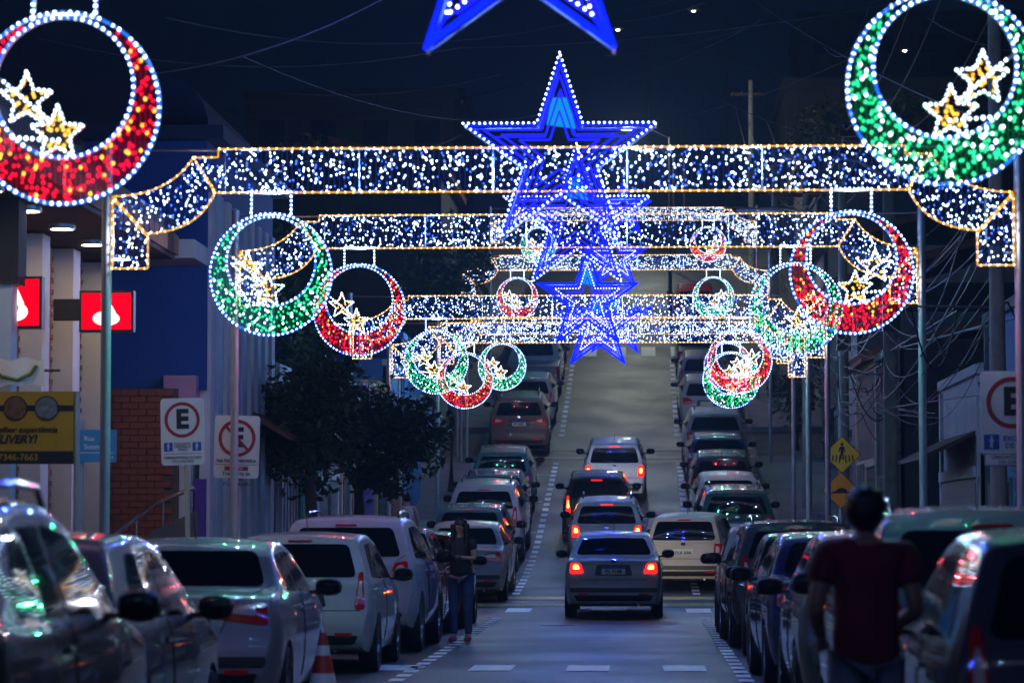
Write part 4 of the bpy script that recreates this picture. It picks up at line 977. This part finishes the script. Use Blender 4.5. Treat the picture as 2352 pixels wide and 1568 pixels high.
def parking_sign(p, w, h, label, kind, tilt=0.0, postx=0.0, postm=None, g=0.0):
    t = empty('parking_sign', p, 0, label, 'sign', 'white parking signs'); t.rotation_euler = (0, tilt, 0)
    pn = plate('panel', rect(w, h), -.006, .012, M['sign'], t, .05)
    y = -.009; R0 = w*.41; cz = h*.5 - w*.5
    MB().ring(0, cz, R0*.82, R0, y, -.004, 36).build('red_ring', M['sign_ring'], pn)
    if kind == 'E':
        lettering('E', R0*1.45, M['ink'], pn, (0, y, cz), bold=.045)
        for s in (-1, 1):
            MB().prism(rect(w*.2, w*.2, s*w*.33, cz-w*.62), y, -.004).build('blue_square', M['sign_blue'], pn)
            icon_person(pn, s*w*.33, cz-w*.62, w*.18, y-.002, M['sign'])
        for k, tx in enumerate(('EXCLUSIVO', 'DEFICIENTE', 'FÍSICO')): lettering(tx, w*.075, M['sign_grey'], pn, (0, y, cz-w*.55-k*w*.07), bold=.01)
        MB().prism(rect(w*.86, .006, 0, cz-w*.78), y, -.004).build('rule_line', M['sign_ring'], pn)
        lettering('OBRIGATÓRIO O USO', w*.085, M['ink'], pn, (0, y, cz-w*.87), bold=.01); lettering('DO CARTÃO', w*.085, M['ink'], pn, (0, y, cz-w*.96), bold=.01)
    elif kind == 'noE':
        lettering('E', R0*1.4, M['ink'], pn, (0, y, cz), bold=.04)
        MB().prism([(-R0*.66, cz+R0*.58), (-R0*.56, cz+R0*.68), (R0*.66, cz-R0*.58), (R0*.56, cz-R0*.68)], y-.004, y-.001).build('red_bar', M['sign_ring'], pn)
        lettering('NA FAIXA AMARELA', w*.095, M['ink'], pn, (0, y, cz-w*.50), bold=.02)
        MB().prism(rect(w*.94, .006, 0, cz-w*.58), y, -.004).build('rule_line', M['sign_ring'], pn)
        MB().prism(rect(w*.52, w*.085, 0, cz-w*.665), y, -.004).build('red_strip', M['sign_ring'], pn)
        lettering('EXCETO', w*.075, M['sign'], pn, (0, y-.004, cz-w*.665), bold=.02)
        for k, tx in enumerate(('Transporte de', 'valores', '2ª à 6ª 06-20h')): lettering(tx, w*.105, M['ink'], pn, (0, y, cz-w*.78-k*w*.115), bold=.012)
    elif kind == 'idoso':
        lettering('E', R0*1.45, M['ink'], pn, (0, y, cz), bold=.045)
        MB().prism(rect(w*.24, w*.24, -w*.33, cz-w*.62), y, -.004).build('blue_square', M['sign_blue'], pn); icon_person(pn, -w*.33, cz-w*.62, w*.2, y-.002, M['sign'])
        lettering('EXCLUSIVO', w*.11, M['sign_blue'], pn, (w*.14, y, cz-w*.565), bold=.02); lettering('DE IDOSO', w*.11, M['sign_blue'], pn, (w*.14, y, cz-w*.68), bold=.02)
        MB().prism(rect(w*.9, w*.2, 0, cz-w*.90), y+.002, -.005).build('frame_line', M['sign_grey'], pn); MB().prism(rect(w*.86, w*.165, 0, cz-w*.90), y-.002, y+.002).build('frame_inside', M['sign'], pn)
        lettering('OBRIGATÓRIO USO', w*.075, M['sign_grey'], pn, (0, y-.004, cz-w*.86), bold=.01); lettering('DO CARTÃO', w*.075, M['sign_grey'], pn, (0, y-.004, cz-w*.94), bold=.01)
    post(t, postx, -p.z + g, h*.45, .028, postm)
    return t
M['post_cream'] = mat('cream_post_paint', (.55, .53, .42), .5, var=.1)
parking_sign(dt(419, 990, 33.7), .49, .755, 'white parking sign with letter E before the brick wall', 'E', R(-1.5), .03, M['post_cream'], .1)
parking_sign(dt(544, 1025, 38.1), .58, .80, 'white no-parking sign with barred red ring behind an arch pole', 'noE', R(1.2), .05, None, .1)
parking_sign(dt(914, 1019, 55.2), .52, .80, 'white no-parking sign half hidden by street tree leaves', 'noE', 0, .04, M['post_cream'], G(55)+.1)
parking_sign(dt(2325, 948, 28.62), .60, .80, 'white parking sign for the elderly on the right pole', 'idoso', 0, .12, None, .1)
def diamond(p, s, m, label, g, sub):
    t = empty('warning_sign', p, 0, label, 'sign', 'yellow warning signs')
    d = s/math.sqrt(2)*1.0
    plate('border', [(0, -d), (d, 0), (0, d), (-d, 0)], -.004, .012, M['ink'], t, .03); plate('panel', [(0, -d*.95), (d*.95, 0), (0, d*.95), (-d*.95, 0)], -.009, -.0035, m, t, .03)
    if sub == 'walk':
        icon_person(t, 0, .06, d*.95, -.011, M['ink'])
        for x in (-.55, -.36, -.17, .17, .36, .55): MB().prism([(x*d, -d*.36-.1*d+abs(x)*.25*d), (x*d+.07*d, -d*.36-.1*d+abs(x)*.25*d), (x*d*.9+.07*d, -d*.02), (x*d*.9, -d*.02)], -.012, -.008).build('stripe', M['ink'], t)
    else:
        MB().prism([(-.5*d, -.08*d), (-.28*d, -.04*d), (-.12*d, .10*d), (.05*d, .14*d), (.22*d, .10*d), (.38*d, -.04*d), (.55*d, -.08*d), (.55*d, -.15*d), (-.5*d, -.15*d)], -.012, -.008).build('hump', M['ink'], t)
    post(t, 0, g - p.z, .2 if sub == 'walk' else .0, .028)
diamond(dt(1934, 1043, 58.2), .52, M['sign_yellow'], 'yellow diamond pedestrian crossing sign above the speed-hump sign', G(58)+.7, 'walk')
diamond(dt(1931, 1125, 58.08), .52, M['sign_orange'], 'amber diamond speed-hump sign below the pedestrian sign', G(58)+.1, 'hump')
# blue street-name plate and the yellow delivery board on one light post
p = dt(224, 1023, 33.0); t = empty('street_name_sign', p, 0, 'small blue street name plate behind the near arch pole', 'sign')
pn = plate('panel', rect(.42, .36), -.008, .008, M['street_blue'], t, .015)
lettering('Rua', .075, M['sign'], pn, (-.15, -.011, .08), align='LEFT', bold=.01); lettering('Suzano', .075, M['sign'], pn, (-.15, -.011, -.01), align='LEFT', bold=.01)
MB().prism(rect(.38, .008, 0, -.075), -.011, -.007).build('rule_line', M['sign'], pn); lettering('08674', .045, M['sign'], pn, (.12, -.011, -.13), bold=.01)
post(t, -.20, -p.z + .1, .3, .04, M['pole'], .06)
p = dt(62, 981, 30.2); t = empty('delivery_board', p, 0, 'yellow delivery board with round food pictures and a phone number', 'sign')
M['board_yellow'] = mat('board_yellow', (.48, .28, .015), .5, var=.08); M['food'] = mat('food_print', (.16, .08, .04), .5, var=.6, scale=14); M['food2'] = mat('food_print_grey', (.16, .18, .2), .5, var=.6, scale=14)
w, h = .95, .735
pn = part('panel', M['board_yellow'], t, -w/2, w/2, 0, .05, -h/2, h/2)
part('lower_band', M['ink'], pn, -w/2, w/2, -.006, .0, -h/2, -h/2+.13); part('middle_band', M['ink'], pn, -w/2, w/2, -.005, .0, h*.5-.20, h*.5-.14)
for k, (cx, m_) in enumerate(((.20, M['food2']), (-.12, M['food']), (-.43, M['food2']))): MB().disc(cx, h*.5-.17, .125, -.012, -.004).build('round_picture_rim', M['ink'], pn); MB().disc(cx, h*.5-.17, .112, -.016, -.011).build('round_picture', m_, pn)
lettering('melhor experiência', .085, M['ink'], pn, (.31, -.008, -.02), align='RIGHT', bold=.01, shear=.25); lettering('DELIVERY!', .115, M['ink'], pn, (.10, -.008, -.12), align='RIGHT', bold=.03, shear=.25)
lettering('97346-7663', .095, M['board_yellow'], pn, (.12, -.010, -h/2+.065), align='RIGHT', bold=.015)
post(t, w/2+.03, -p.z+.1, h/2, .03, M['pole'], .03); post(t, -w/2-.03, -p.z+.1, h/2, .03, M['pole'], .03)
# hanging cloth banner and the lit white column at the bank's corner
p = dt(-5, 850, 31.2); t = empty('cloth_banner', p, 0, 'white cloth banner with a green swirl on a rod above the delivery board', 'banner')
MB().tube([(-.1, 0, .0), (.66, 0, .0)], .014, 8).build('rod', M['black'], t)
bn = MB(); 
for i in range(13):
    x = -.1+i*.05
    for z in (.12+.02*math.sin(i), -.16+.015*math.cos(i*1.3)): bn.v.append((x, -.03+.012*math.sin(i*.9), z))
bn.f = [(2*i, 2*i+2, 2*i+3, 2*i+1) for i in range(12)]
bn.build('cloth', M['sign'], t, 60)
MB().tube([(-.1, -.05, .06), (.05, -.05, -.06), (.22, -.05, -.10), (.36, -.05, -.04), (.42, -.05, .05)], .02, 6).build('swirl', mat('green_print', (.12, .25, .04), .6), t)
p = dt(22, 720, 31.5); t = empty('corner_column', (p.x, p.y, 0), 0, 'white corner column left of the half-hidden bank sign', 'column')
part('shaft', WC['pale'], t, -.5, .02, 0, .3, -.1, 5.4); part('base', WC['white'], t, -.55, .06, -.03, .34, -.1, .4); part('capital', WC['dark'], t, -.6, .10, -.06, .36, 4.1, 5.5)

# ------------------------------------------------------------------ utility poles and wires
M['concrete'] = mat('old_concrete_pole', (.24, .24, .21), .85, var=.3, scale=3, bump=.3); M['wire'] = mat('black_cable', (.008, .008, .010), .6, spec=.2); M['wire_pale'] = mat('weathered_cable', (.05, .048, .06), .6, spec=.3)
POLES = [(4.0, 34.0, .085, 8.6), (4.02, 48.9, .115, 8.4), (4.05, 60.8, .10, 8.4), (4.08, 75.0, .10, 8.4), (4.2, 95.0, .11, 8.4), (4.3, 118.0, .12, 8.6)]
PN = ['behind the elderly parking sign', 'at the side street corner', 'behind the yellow warning signs', 'on the right slope', 'beyond the upper side road', 'high on the hill']
for (x, y, r_, h), nm in zip(POLES, PN):
    g = G(y)+.1; t = empty('utility_pole', (x, y, g), 0, f'concrete utility pole {nm}', 'utility pole', 'concrete utility poles')
    MB().tube([(0, 0, -.3), (0, 0, h)], r_*1.25, 12, r_*.8).build('shaft', M['concrete'], t, 40)
    MB().box(-.8, .5, -.05, .05, h-.6, h-.5).build('crossarm', WC['wood'], t)
    for k in (-.7, -.35, .35): MB().lathe([(.0, .0), (.04, .0), (.05, .04), (.03, .07), (.045, .1), (0, .12)], (k, 0, h-.5), 10).build('insulator', M['chrome'], t)
    MB().box(-.14, .14, -.3, -.09, 4.6, 5.2).build('junction_box', M['black'], t)
    if y < 90: MB().tube([(0, 0, h-1.3), (-.5, 0, h-1.0), (-1.2, 0, h-.9)], .03, 8).build('lamp_arm', M['pole'], t); hd = MB() if y < 90 else None; hd and ellip(hd, (-1.45, 0, h-.92), .3, .11, .06); hd and hd.build('lamp_head', M['pole'], t, 40)
rw = random.Random(11)
def sagpts(a, b, sag, n=18, jx=0.0):
    a = Vector(a); b = Vector(b); out = []
    for i in range(n+1):
        q = i/n; p = a.lerp(b, q); p.z -= sag*4*q*(1-q); p.x += jx*math.sin(q*math.pi); out.append(p)
    return out
for k in range(len(POLES)-1):
    (xa, ya, ra, ha), (xb, yb, rb, hb) = POLES[k], POLES[k+1]
    t = empty('cable_bundle', (xa, ya, G(ya)), 0, f'slack tangled cables running uphill from the pole {PN[k]}', 'cables', 'cable bundles between poles'); o = Vector((xa, ya, G(ya)))
    for j in range(15 if k < 3 else 7):
        z = rw.uniform(3.9, 5.6); zb_ = z + rw.uniform(-.5, .5)
        MB().tube([q - o for q in sagpts((xa+rw.uniform(-.3, .15), ya, G(ya)+z), (xb+rw.uniform(-.3, .15), yb, G(yb)+zb_), rw.uniform(.2, 1.1), 18, rw.uniform(-.5, .2))], rw.choice((.005, .007, .011)), 5).build('cable', M['wire_pale'] if j % 3 == 0 else M['wire'], t)
    for j in range(3): MB().tube([q - o for q in sagpts((xa+(-.7, -.35, .35)[j], ya, G(ya)+ha-.4), (xb+(-.7, -.35, .35)[j], yb, G(yb)+hb-.4), .35)], .012, 5).build('power_line', M['wire'], t)
    for j in range(4 if k < 3 else 0):                           # loose loops of spare cable hanging off the pole
        x0 = xa+rw.uniform(-.9, .6); y0 = ya+rw.uniform(.2, 2.5); z0 = rw.uniform(3.0, 4.6); L_ = rw.uniform(.5, 1.3)
        MB().tube([Vector((xa, ya, G(ya)+z0)) - o] + [q - o for q in sagpts((x0, y0, G(ya)+z0+.1), (x0+L_, y0+.6, G(ya)+z0+rw.uniform(-.2, .3)), rw.uniform(.3, .8), 12)] + [Vector((xb, yb, G(yb)+z0+.4)) - o], .011, 5).build('cable', M['wire_pale'] if j % 2 else M['wire'], t)
# wires crossing the street overhead (pixels give direction, the span's ends give the depth)
WIR = [((330, 170, 26), (880, -5, 27.5), .12, .02, 'slack pale wire rising over the street past the red bauble'), ((90, 88, 31), (1060, 108, 31), .25, .012, 'long thin wire crossing behind the cut-off blue star'),
       ((640, 212, 60), (1150, 170, 62), .2, .02, 'blue-lit wire left of the big blue star'), ((1060, 110, 36), (2360, -60, 38), .2, .012, 'thin wire crossing to the right above the star tip'),
       ((1330, 215, 70), (1750, 45, 60), .15, .016, 'bright lit wire rising right of the big star'), ((1390, 128, 68), (1720, 62, 60), .12, .014, 'second lit wire rising right of the big star'),
       ((1390, 50, 55), (1620, 5, 50), .08, .016, 'short lit wire beside the cut-off star tip'), ((1400, 22, 52), (1560, -4, 50), .05, .014, 'uppermost lit wire beside the cut-off star'),
       ((1740, 5, 40), (2360, 310, 34), .15, .022, 'thick wire slanting down behind the green bauble'), ((1870, 60, 44), (2000, 5, 42), .6, .014, 'drooping wire loop left of the green bauble'),
       ((2130, 40, 40), (2360, 120, 38), .1, .018, 'wire crossing inside the green bauble'), ((700, 370, 45), (1060, 310, 90), .2, .012, 'faint wire running uphill past the pale panel'),
       ((380, 40, 30), (1400, 30, 32), .3, .012, 'upper long wire crossing behind the cut-off star'), ((480, 250, 48), (1200, 190, 50), .3, .012, 'low faint wire meeting the star from the bank side'), ((1330, 290, 66), (1960, 130, 56), .35, .012, 'faint wire from the star arm to the right poles'),
       ((1520, 80, 48), (2360, 190, 42), .4, .014, 'sagging wire under the thick slanting wire'), ((1600, 200, 60), (2200, 330, 50), .4, .014, 'low wire drooping to the right end of the first band'), ((560, 130, 36), (1250, 260, 60), .4, .010, 'thin wire slanting toward the star from the upper left')]
for (a, b, sag, r_, lb) in WIR:
    pa, pb = dt(*a), dt(*b)
    o = MB().tube([q - pa for q in sagpts(pa, pb, sag, 24)], r_*.6, 5).build('overhead_wire', M['wire_pale'], None, None, pa); tag(o, lb, 'wire', 'wires over the street')

# ------------------------------------------------------------------ lit street lamps up the hill
M['lamp_white'] = glow('lit_street_lamp', (1.0, .95, .8), 10.0)
def street_lamp(px, py, y, side, label, power):
    p = dt(px, py, y); x0 = p.x + side*1.6; g = G(y); t = empty('street_lamp', (x0, y, g), 0, label, 'street lamp', 'lit street lamps up the hill')
    h = p.z - g; MB().tube([(0, 0, -.2), (0, 0, h-.3)], .08, 8, .05).build('pole', M['black'], t, 40)
    MB().tube([(0, 0, h-.35), (-side*.8, 0, h+.05), (-side*1.45, 0, h+.08)], .035, 6).build('arm', M['black'], t, 40)
    hd = MB(); ellip(hd, (-side*1.6, 0, h+.06), .32, .14, .06); hd.build('lamp_head', M['pole'], t, 40)
    bl = MB(); ellip(bl, (-side*1.6, 0, h), *((.22, .10, .05) if power else (.09, .06, .06))); bl.build('lamp_glass', M['lamp_white'], t, 40)
    if power:
        ld = bpy.data.lights.new('lamp_light', 'POINT'); ld.energy = power; ld.color = (.92, 1, .86); ld.shadow_soft_size = .15
        lo_ = bpy.data.objects.new('lamp_light', ld); COL.objects.link(lo_); lo_.parent = t; lo_.location = (-side*1.6, 0, h-.14)
street_lamp(1440, 296, 112, 1, 'lit street lamp showing over the arm of the big star', 700)
street_lamp(1462, 340, 128, 1, 'lit street lamp just above the first band right of the star', 350)
street_lamp(1490, 345, 134, 1, 'lit street lamp right of another lamp above the first band', 160)
street_lamp(1419, 68, 150, 1, 'tiny lit lamp below the cut-off star', 0)
street_lamp(1593, 25, 150, 1, 'tiny lit lamp near the upper lit wires', 0)
street_lamp(2078, 116, 150, -1, 'tiny lit lamp seen through the green bauble', 0)

# ------------------------------------------------------------------ traffic cone, lot posts
t = empty('traffic_cone', (-2.56, 24.0, 0), 0, 'red and white traffic cone beside the silver sedan', 'traffic cone')
M['cone'] = mat('cone_red', (.5, .03, .015), .5)
part('base', M['cone'], t, -.17, .17, -.17, .17, .0, .035)
for z0, z1, m_, nm in ((.03, .22, 'cone', 'lower_cone'), (.22, .36, 'sign', 'white_band'), (.36, .5, 'cone', 'upper_cone'), (.5, .58, 'sign', 'white_band'), (.58, .68, 'cone', 'tip')):
    rr = lambda z: .14*(1-z/.68)+.025
    MB().lathe([(0, z0), (rr(z0), z0), (rr(z1), z1), (0, z1)], n=20).build(nm, M[m_], t, 40)
for px, y, lb in ((1050, 86, 'thin grey post nearest the brown SUV in the open lot'), (1072, 84, 'thin grey post beside another post in the open lot')):
    p = dt(px, 1035, y); o = MB().tube([(0, 0, -.3), (0, 0, 2.9)], .045, 8).build('lot_post', M['pole'], None, 40, (p.x, y, G(y))); tag(o, lb, 'post', 'posts in the open lot')

# ------------------------------------------------------------------ people
SK = {'skin': mat('skin', (.28, .15, .10), .55), 'skin2': mat('fair_skin', (.42, .26, .19), .55), 'hair': mat('black_hair', (.008, .007, .007), .45), 'maroon': mat('maroon_cotton', (.13, .007, .018), .9), 'denim': mat('blue_denim', (.035, .07, .16), .85, var=.25, scale=12),
      'lightdenim': mat('light_denim', (.17, .20, .27), .85, var=.2, scale=12), 'blacktop': mat('black_top', (.012, .012, .016), .8), 'pinkshoe': mat('pink_shoe', (.45, .06, .12), .6), 'shoe': mat('dark_shoe', (.02, .02, .022), .6),
      'whitetop': mat('white_tank_top', (.42, .45, .44), .85), 'rose': mat('rose_blouse', (.30, .18, .16), .85), 'dark': mat('dark_cloth', (.02, .022, .03), .85)}
def skin_mesh(name, verts, edges, m, sub=2):
    """verts: (x, y, z, r); grown with a Skin modifier into one surface"""
    me = bpy.data.meshes.new(name); me.from_pydata([v[:3] for v in verts], edges, [])
    o = bpy.data.objects.new(name, me); COL.objects.link(o)
    sk = o.modifiers.new('skin', 'SKIN'); sk.use_smooth_shade = True; sk.branch_smoothing = .6
    for i, v in enumerate(verts):
        d = me.skin_vertices[0].data[i]; r_ = v[3] if isinstance(v[3], tuple) else (v[3], v[3]); d.radius = r_; d.use_root = (i == 0)
    ss = o.modifiers.new('sub', 'SUBSURF'); ss.levels = sub; ss.render_levels = sub
    out = bpy.data.meshes.new_from_object(o.evaluated_get(bpy.context.evaluated_depsgraph_get()))
    bpy.data.objects.remove(o); out.materials.clear(); out.materials.append(m); out.shade_smooth(); return out
def hand_geo(b, wrist, direc, palm, s=1.0):
    w = Vector(wrist); d = Vector(direc).normalized(); n = Vector(palm).normalized(); side = d.cross(n).normalized()
    b.tube([w, w+d*.05*s, w+d*.085*s], .026*s, 8, .030*s)
    for k, L in enumerate((.062, .07, .066, .052)):
        o = w + d*.08*s + side*(-.027+.018*k)*s
        b.tube([o, o+d*L*.45*s+n*.008*s, o+d*L*.75*s+n*.028*s, o+d*L*.85*s+n*.045*s], .0088*s, 6, .0065*s)
    o = w + d*.03*s - side*.026*s; b.tube([o, o-side*.022*s+d*.02*s+n*.01*s, o-side*.024*s+d*.045*s+n*.03*s], .010*s, 6, .008*s)
def person(label, loc, rz, H, top, legs, shoes, skin, armsL, armsR, hair, sleeves=True, fem=False, headtilt=0.0, sleeve_long=False, loose=1.08):
    k = H/1.70; t = empty('person', loc, rz, label, 'person')
    def sc(vs): return [(x*k, y*k, z*k, (tuple(q*k for q in r_) if isinstance(r_, tuple) else r_*k)) for x, y, z, r_ in vs]
    sw = .165 if fem else .175; hp = .095 if fem else .085
    ht = headtilt
    V = [(0, 0, .96, (.15, .105)), (0, .0, 1.12, (.125 if fem else .145, .095)), (0, .0, 1.28, (.145 if fem else .165, .105)), (0, -.0, 1.40, (.11, .085)), (0, .0, 1.475, .052), (0, .01+ht*.3, 1.53, .058), (0, .015+ht, 1.60, (.082, .098)), (0, .012+ht*1.2, 1.655, (.066, .078)),
         (-hp, 0, .90, .09), (-hp-.01, .01, .50, .058), (-hp-.01, -.02, .10, .040), (-hp-.015, .10, .045, .035), (hp, 0, .90, .09), (hp+.01, .01, .50, .058), (hp+.01, -.02, .10, .040), (hp+.015, .10, .045, .035),
         (-sw, 0, 1.41, .058), (*armsL[0], .043), (*armsL[1], .030), (sw, 0, 1.41, .058), (*armsR[0], .043), (*armsR[1], .030)]
    E = [(0,1),(1,2),(2,3),(3,4),(4,5),(5,6),(6,7),(0,8),(8,9),(9,10),(10,11),(0,12),(12,13),(13,14),(14,15),(3,16),(16,17),(17,18),(3,19),(19,20),(20,21)]
    body = skin_mesh('body', sc(V), E, SK[skin])
    bm = bmesh.new(); bm.from_mesh(body); hb = MB()
    for el, wr in (armsL, armsR): hand_geo(hb, Vector(wr)*k, Vector(wr)-Vector(el), (0, .3, 1) if wr[2] > 1.0 else (0, 1, 0), k)
    ellip(hb, (0, (.115+ht)*k, 1.60*k), .014*k, .02*k, .022*k, 8, 5, 1.0)
    for s in (-1, 1): ellip(hb, (s*.083*k, (.01+ht)*k, 1.60*k), .012*k, .02*k, .03*k, 8, 5, 1.0); ellip(hb, (s*.032*k, (.10+ht)*k, 1.625*k), .014*k, .008*k, .007*k, 8, 5, 1.0)
    ellip(hb, (0, (.10+ht)*k, 1.555*k), .026*k, .010*k, .007*k, 8, 5, 1.0)
    hm = hb.mesh('h'); bm.from_mesh(hm); bm.to_mesh(body); bm.free(); body.shade_smooth(); link('body', body, None, t)
    # clothing, a little fuller than the body
    gT = .014
    lo_ = loose; Vt = [(0, 0, .90 if fem else .80, (.165*lo_, .125*lo_)), (0, 0, 1.0, (.155*lo_, .12*lo_)), (0, 0, 1.12, (.15*lo_, .115*lo_)), (0, 0, 1.28, (.165*lo_ if fem else .185*lo_, .125*lo_)), (0, 0, 1.41, (.14*lo_, .10*lo_)), (0, 0, 1.47, .066)]
    Et = [(0,1),(1,2),(2,3),(3,4),(4,5)]
    if sleeves:
        f = 1.0 if sleeve_long else .62
        for s, (el, wr) in ((-1, armsL), (1, armsR)):
            i = len(Vt); sh = Vector((s*sw, 0, 1.41)); e = Vector(el); q = sh.lerp(e, f)
            Vt += [(*sh, .088), (*q, .078 if not sleeve_long else .06)]; Et += [(4, i), (i, i+1)]
            if sleeve_long: w = e.lerp(Vector(wr), .85); Vt.append((*w, .042)); Et.append((i+1, i+2))
    link('shirt', skin_mesh('shirt', sc(Vt), Et, SK[top]), None, t)
    Vp = [(0, 0, 1.0, (.165, .125)), (-hp, 0, .88, .115), (-hp-.01, .01, .50, .07), (-hp-.01, -.015, .10, .056), (hp, 0, .88, .115), (hp+.01, .01, .50, .07), (hp+.01, -.015, .10, .056)]
    link('trousers', skin_mesh('trousers', sc(Vp), [(0,1),(1,2),(2,3),(0,4),(4,5),(5,6)], SK[legs]), None, t)
    for s in (-1, 1):
        link('shoe', skin_mesh('shoe', sc([(s*(hp+.01), -.05, .05, .046), (s*(hp+.012), .05, .05, .048), (s*(hp+.02), .15, .035, .036)]), [(0,1),(1,2)], SK[shoes]), None, t)
    h = MB()
    if hair == 'short':
        ellip(h, (0, (-.012+ht)*k, 1.60*k), .094*k, .106*k, .108*k, 20, 12, .92)
        for q in range(60):
            a_, b_ = random.uniform(0, 6.28), random.uniform(.1, 1.4); ellip(h, (.088*k*math.cos(a_)*math.cos(b_), (-.012+.098*math.sin(a_)*math.cos(b_))*k, (1.60+.102*math.sin(b_))*k), .016*k, .016*k, .014*k, 6, 4, 1.0)
    elif hair == 'bun': ellip(h, (0, (-.005+ht)*k, 1.63*k), .096*k, .108*k, .095*k, 16, 10, 1.0); ellip(h, (0, (-.09+ht)*k, 1.70*k), .055*k, .05*k, .05*k, 12, 8, 1.0)
    else:
        ellip(h, (0, (-.012+ht)*k, 1.635*k), .10*k, .104*k, .098*k, 16, 10, 1.0)
        for x, y_ in ((-.085, .03), (.085, .03), (-.06, -.05), (.06, -.05), (0, -.075)):
            h.tube([(x*k, (y_+ht*.8)*k, 1.64*k), (x*1.15*k, (y_+ht*.3+.02)*k, 1.48*k), (x*1.25*k, (y_+.04)*k, 1.34*k), (x*1.2*k, (y_+.05)*k, 1.22*k)], .05*k, 8, .018*k)
    h.build('hair', SK['hair'], t, 60)
    return t, k
t, k = person('man in maroon t-shirt and light jeans seen from behind', (1.03, 14.0, 0), R(4), 1.70, 'maroon', 'lightdenim', 'shoe', 'skin', ((-.245, -.06, 1.13), (-.19, .15, 1.0)), ((.235, -.02, 1.13), (.15, .18, 1.04)), 'short', True, False, 0.0, False, 1.10)
t, k = person('woman in black top and blue jeans looking down at her phone', (-2.44, 40.2, 0), R(168), 1.63, 'blacktop', 'denim', 'pinkshoe', 'skin2', ((-.195, .0, 1.16), (-.045, .20, 1.18)), ((.20, .0, 1.16), (.06, .22, 1.20)), 'long', True, True, .03)
ph = MB().box(-.037, .037, .33, .342, 1.14, 1.29).build('mobile_phone', M['black'], None, None, (0, 0, 0)); ph.rotation_euler = (0, 0, R(168)); ph.location = (-2.44, 40.2, .02); tag(ph, 'dark mobile phone held by the woman in jeans', 'phone')
scr = MB().box(-.033, .033, .326, .3295, 1.15, 1.28).build('screen', glow('lit_phone_screen', (.5, .6, .7), .35), ph)
arm0 = ((-.24, -.01, 1.17), (-.25, .05, .95)); arm1 = ((.24, -.01, 1.17), (.25, .05, .95))
person('woman in white tank top with dark bun on the left sidewalk', (-4.9, 62.2, G(62.2)+.14), R(20), 1.60, 'whitetop', 'dark', 'shoe', 'skin2', arm0, arm1, 'bun', False, True)
person('person in rose blouse walking by the sky-blue house', (-5.3, 64.6, G(64.6)+.14), R(-10), 1.62, 'rose', 'dark', 'shoe', 'skin2', arm0, arm1, 'long', True, True)
person('dark-haired person in dark clothes behind the white hatchback', (-5.15, 45.0, .14), R(15), 1.46, 'dark', 'dark', 'shoe', 'skin', arm0, arm1, 'short')

# ------------------------------------------------------------------ thin night haze over the whole street
hz = MB().box(-310, 310, -75, 608, -1.6, 48).build('haze', None); tag(hz, kind='stuff')
hm_ = bpy.data.materials.new('night_haze'); hm_.use_nodes = True; nt = hm_.node_tree
for n in list(nt.nodes): nt.nodes.remove(n)
ho = nt.nodes.new('ShaderNodeOutputMaterial'); hv = nt.nodes.new('ShaderNodeVolumePrincipled')
hv.inputs['Color'].default_value = (.45, .70, 1, 1); hv.inputs['Density'].default_value = .0006; hv.inputs['Anisotropy'].default_value = .35
nt.links.new(hv.outputs[0], ho.inputs['Volume']); hz.data.materials.clear(); hz.data.materials.append(hm_)
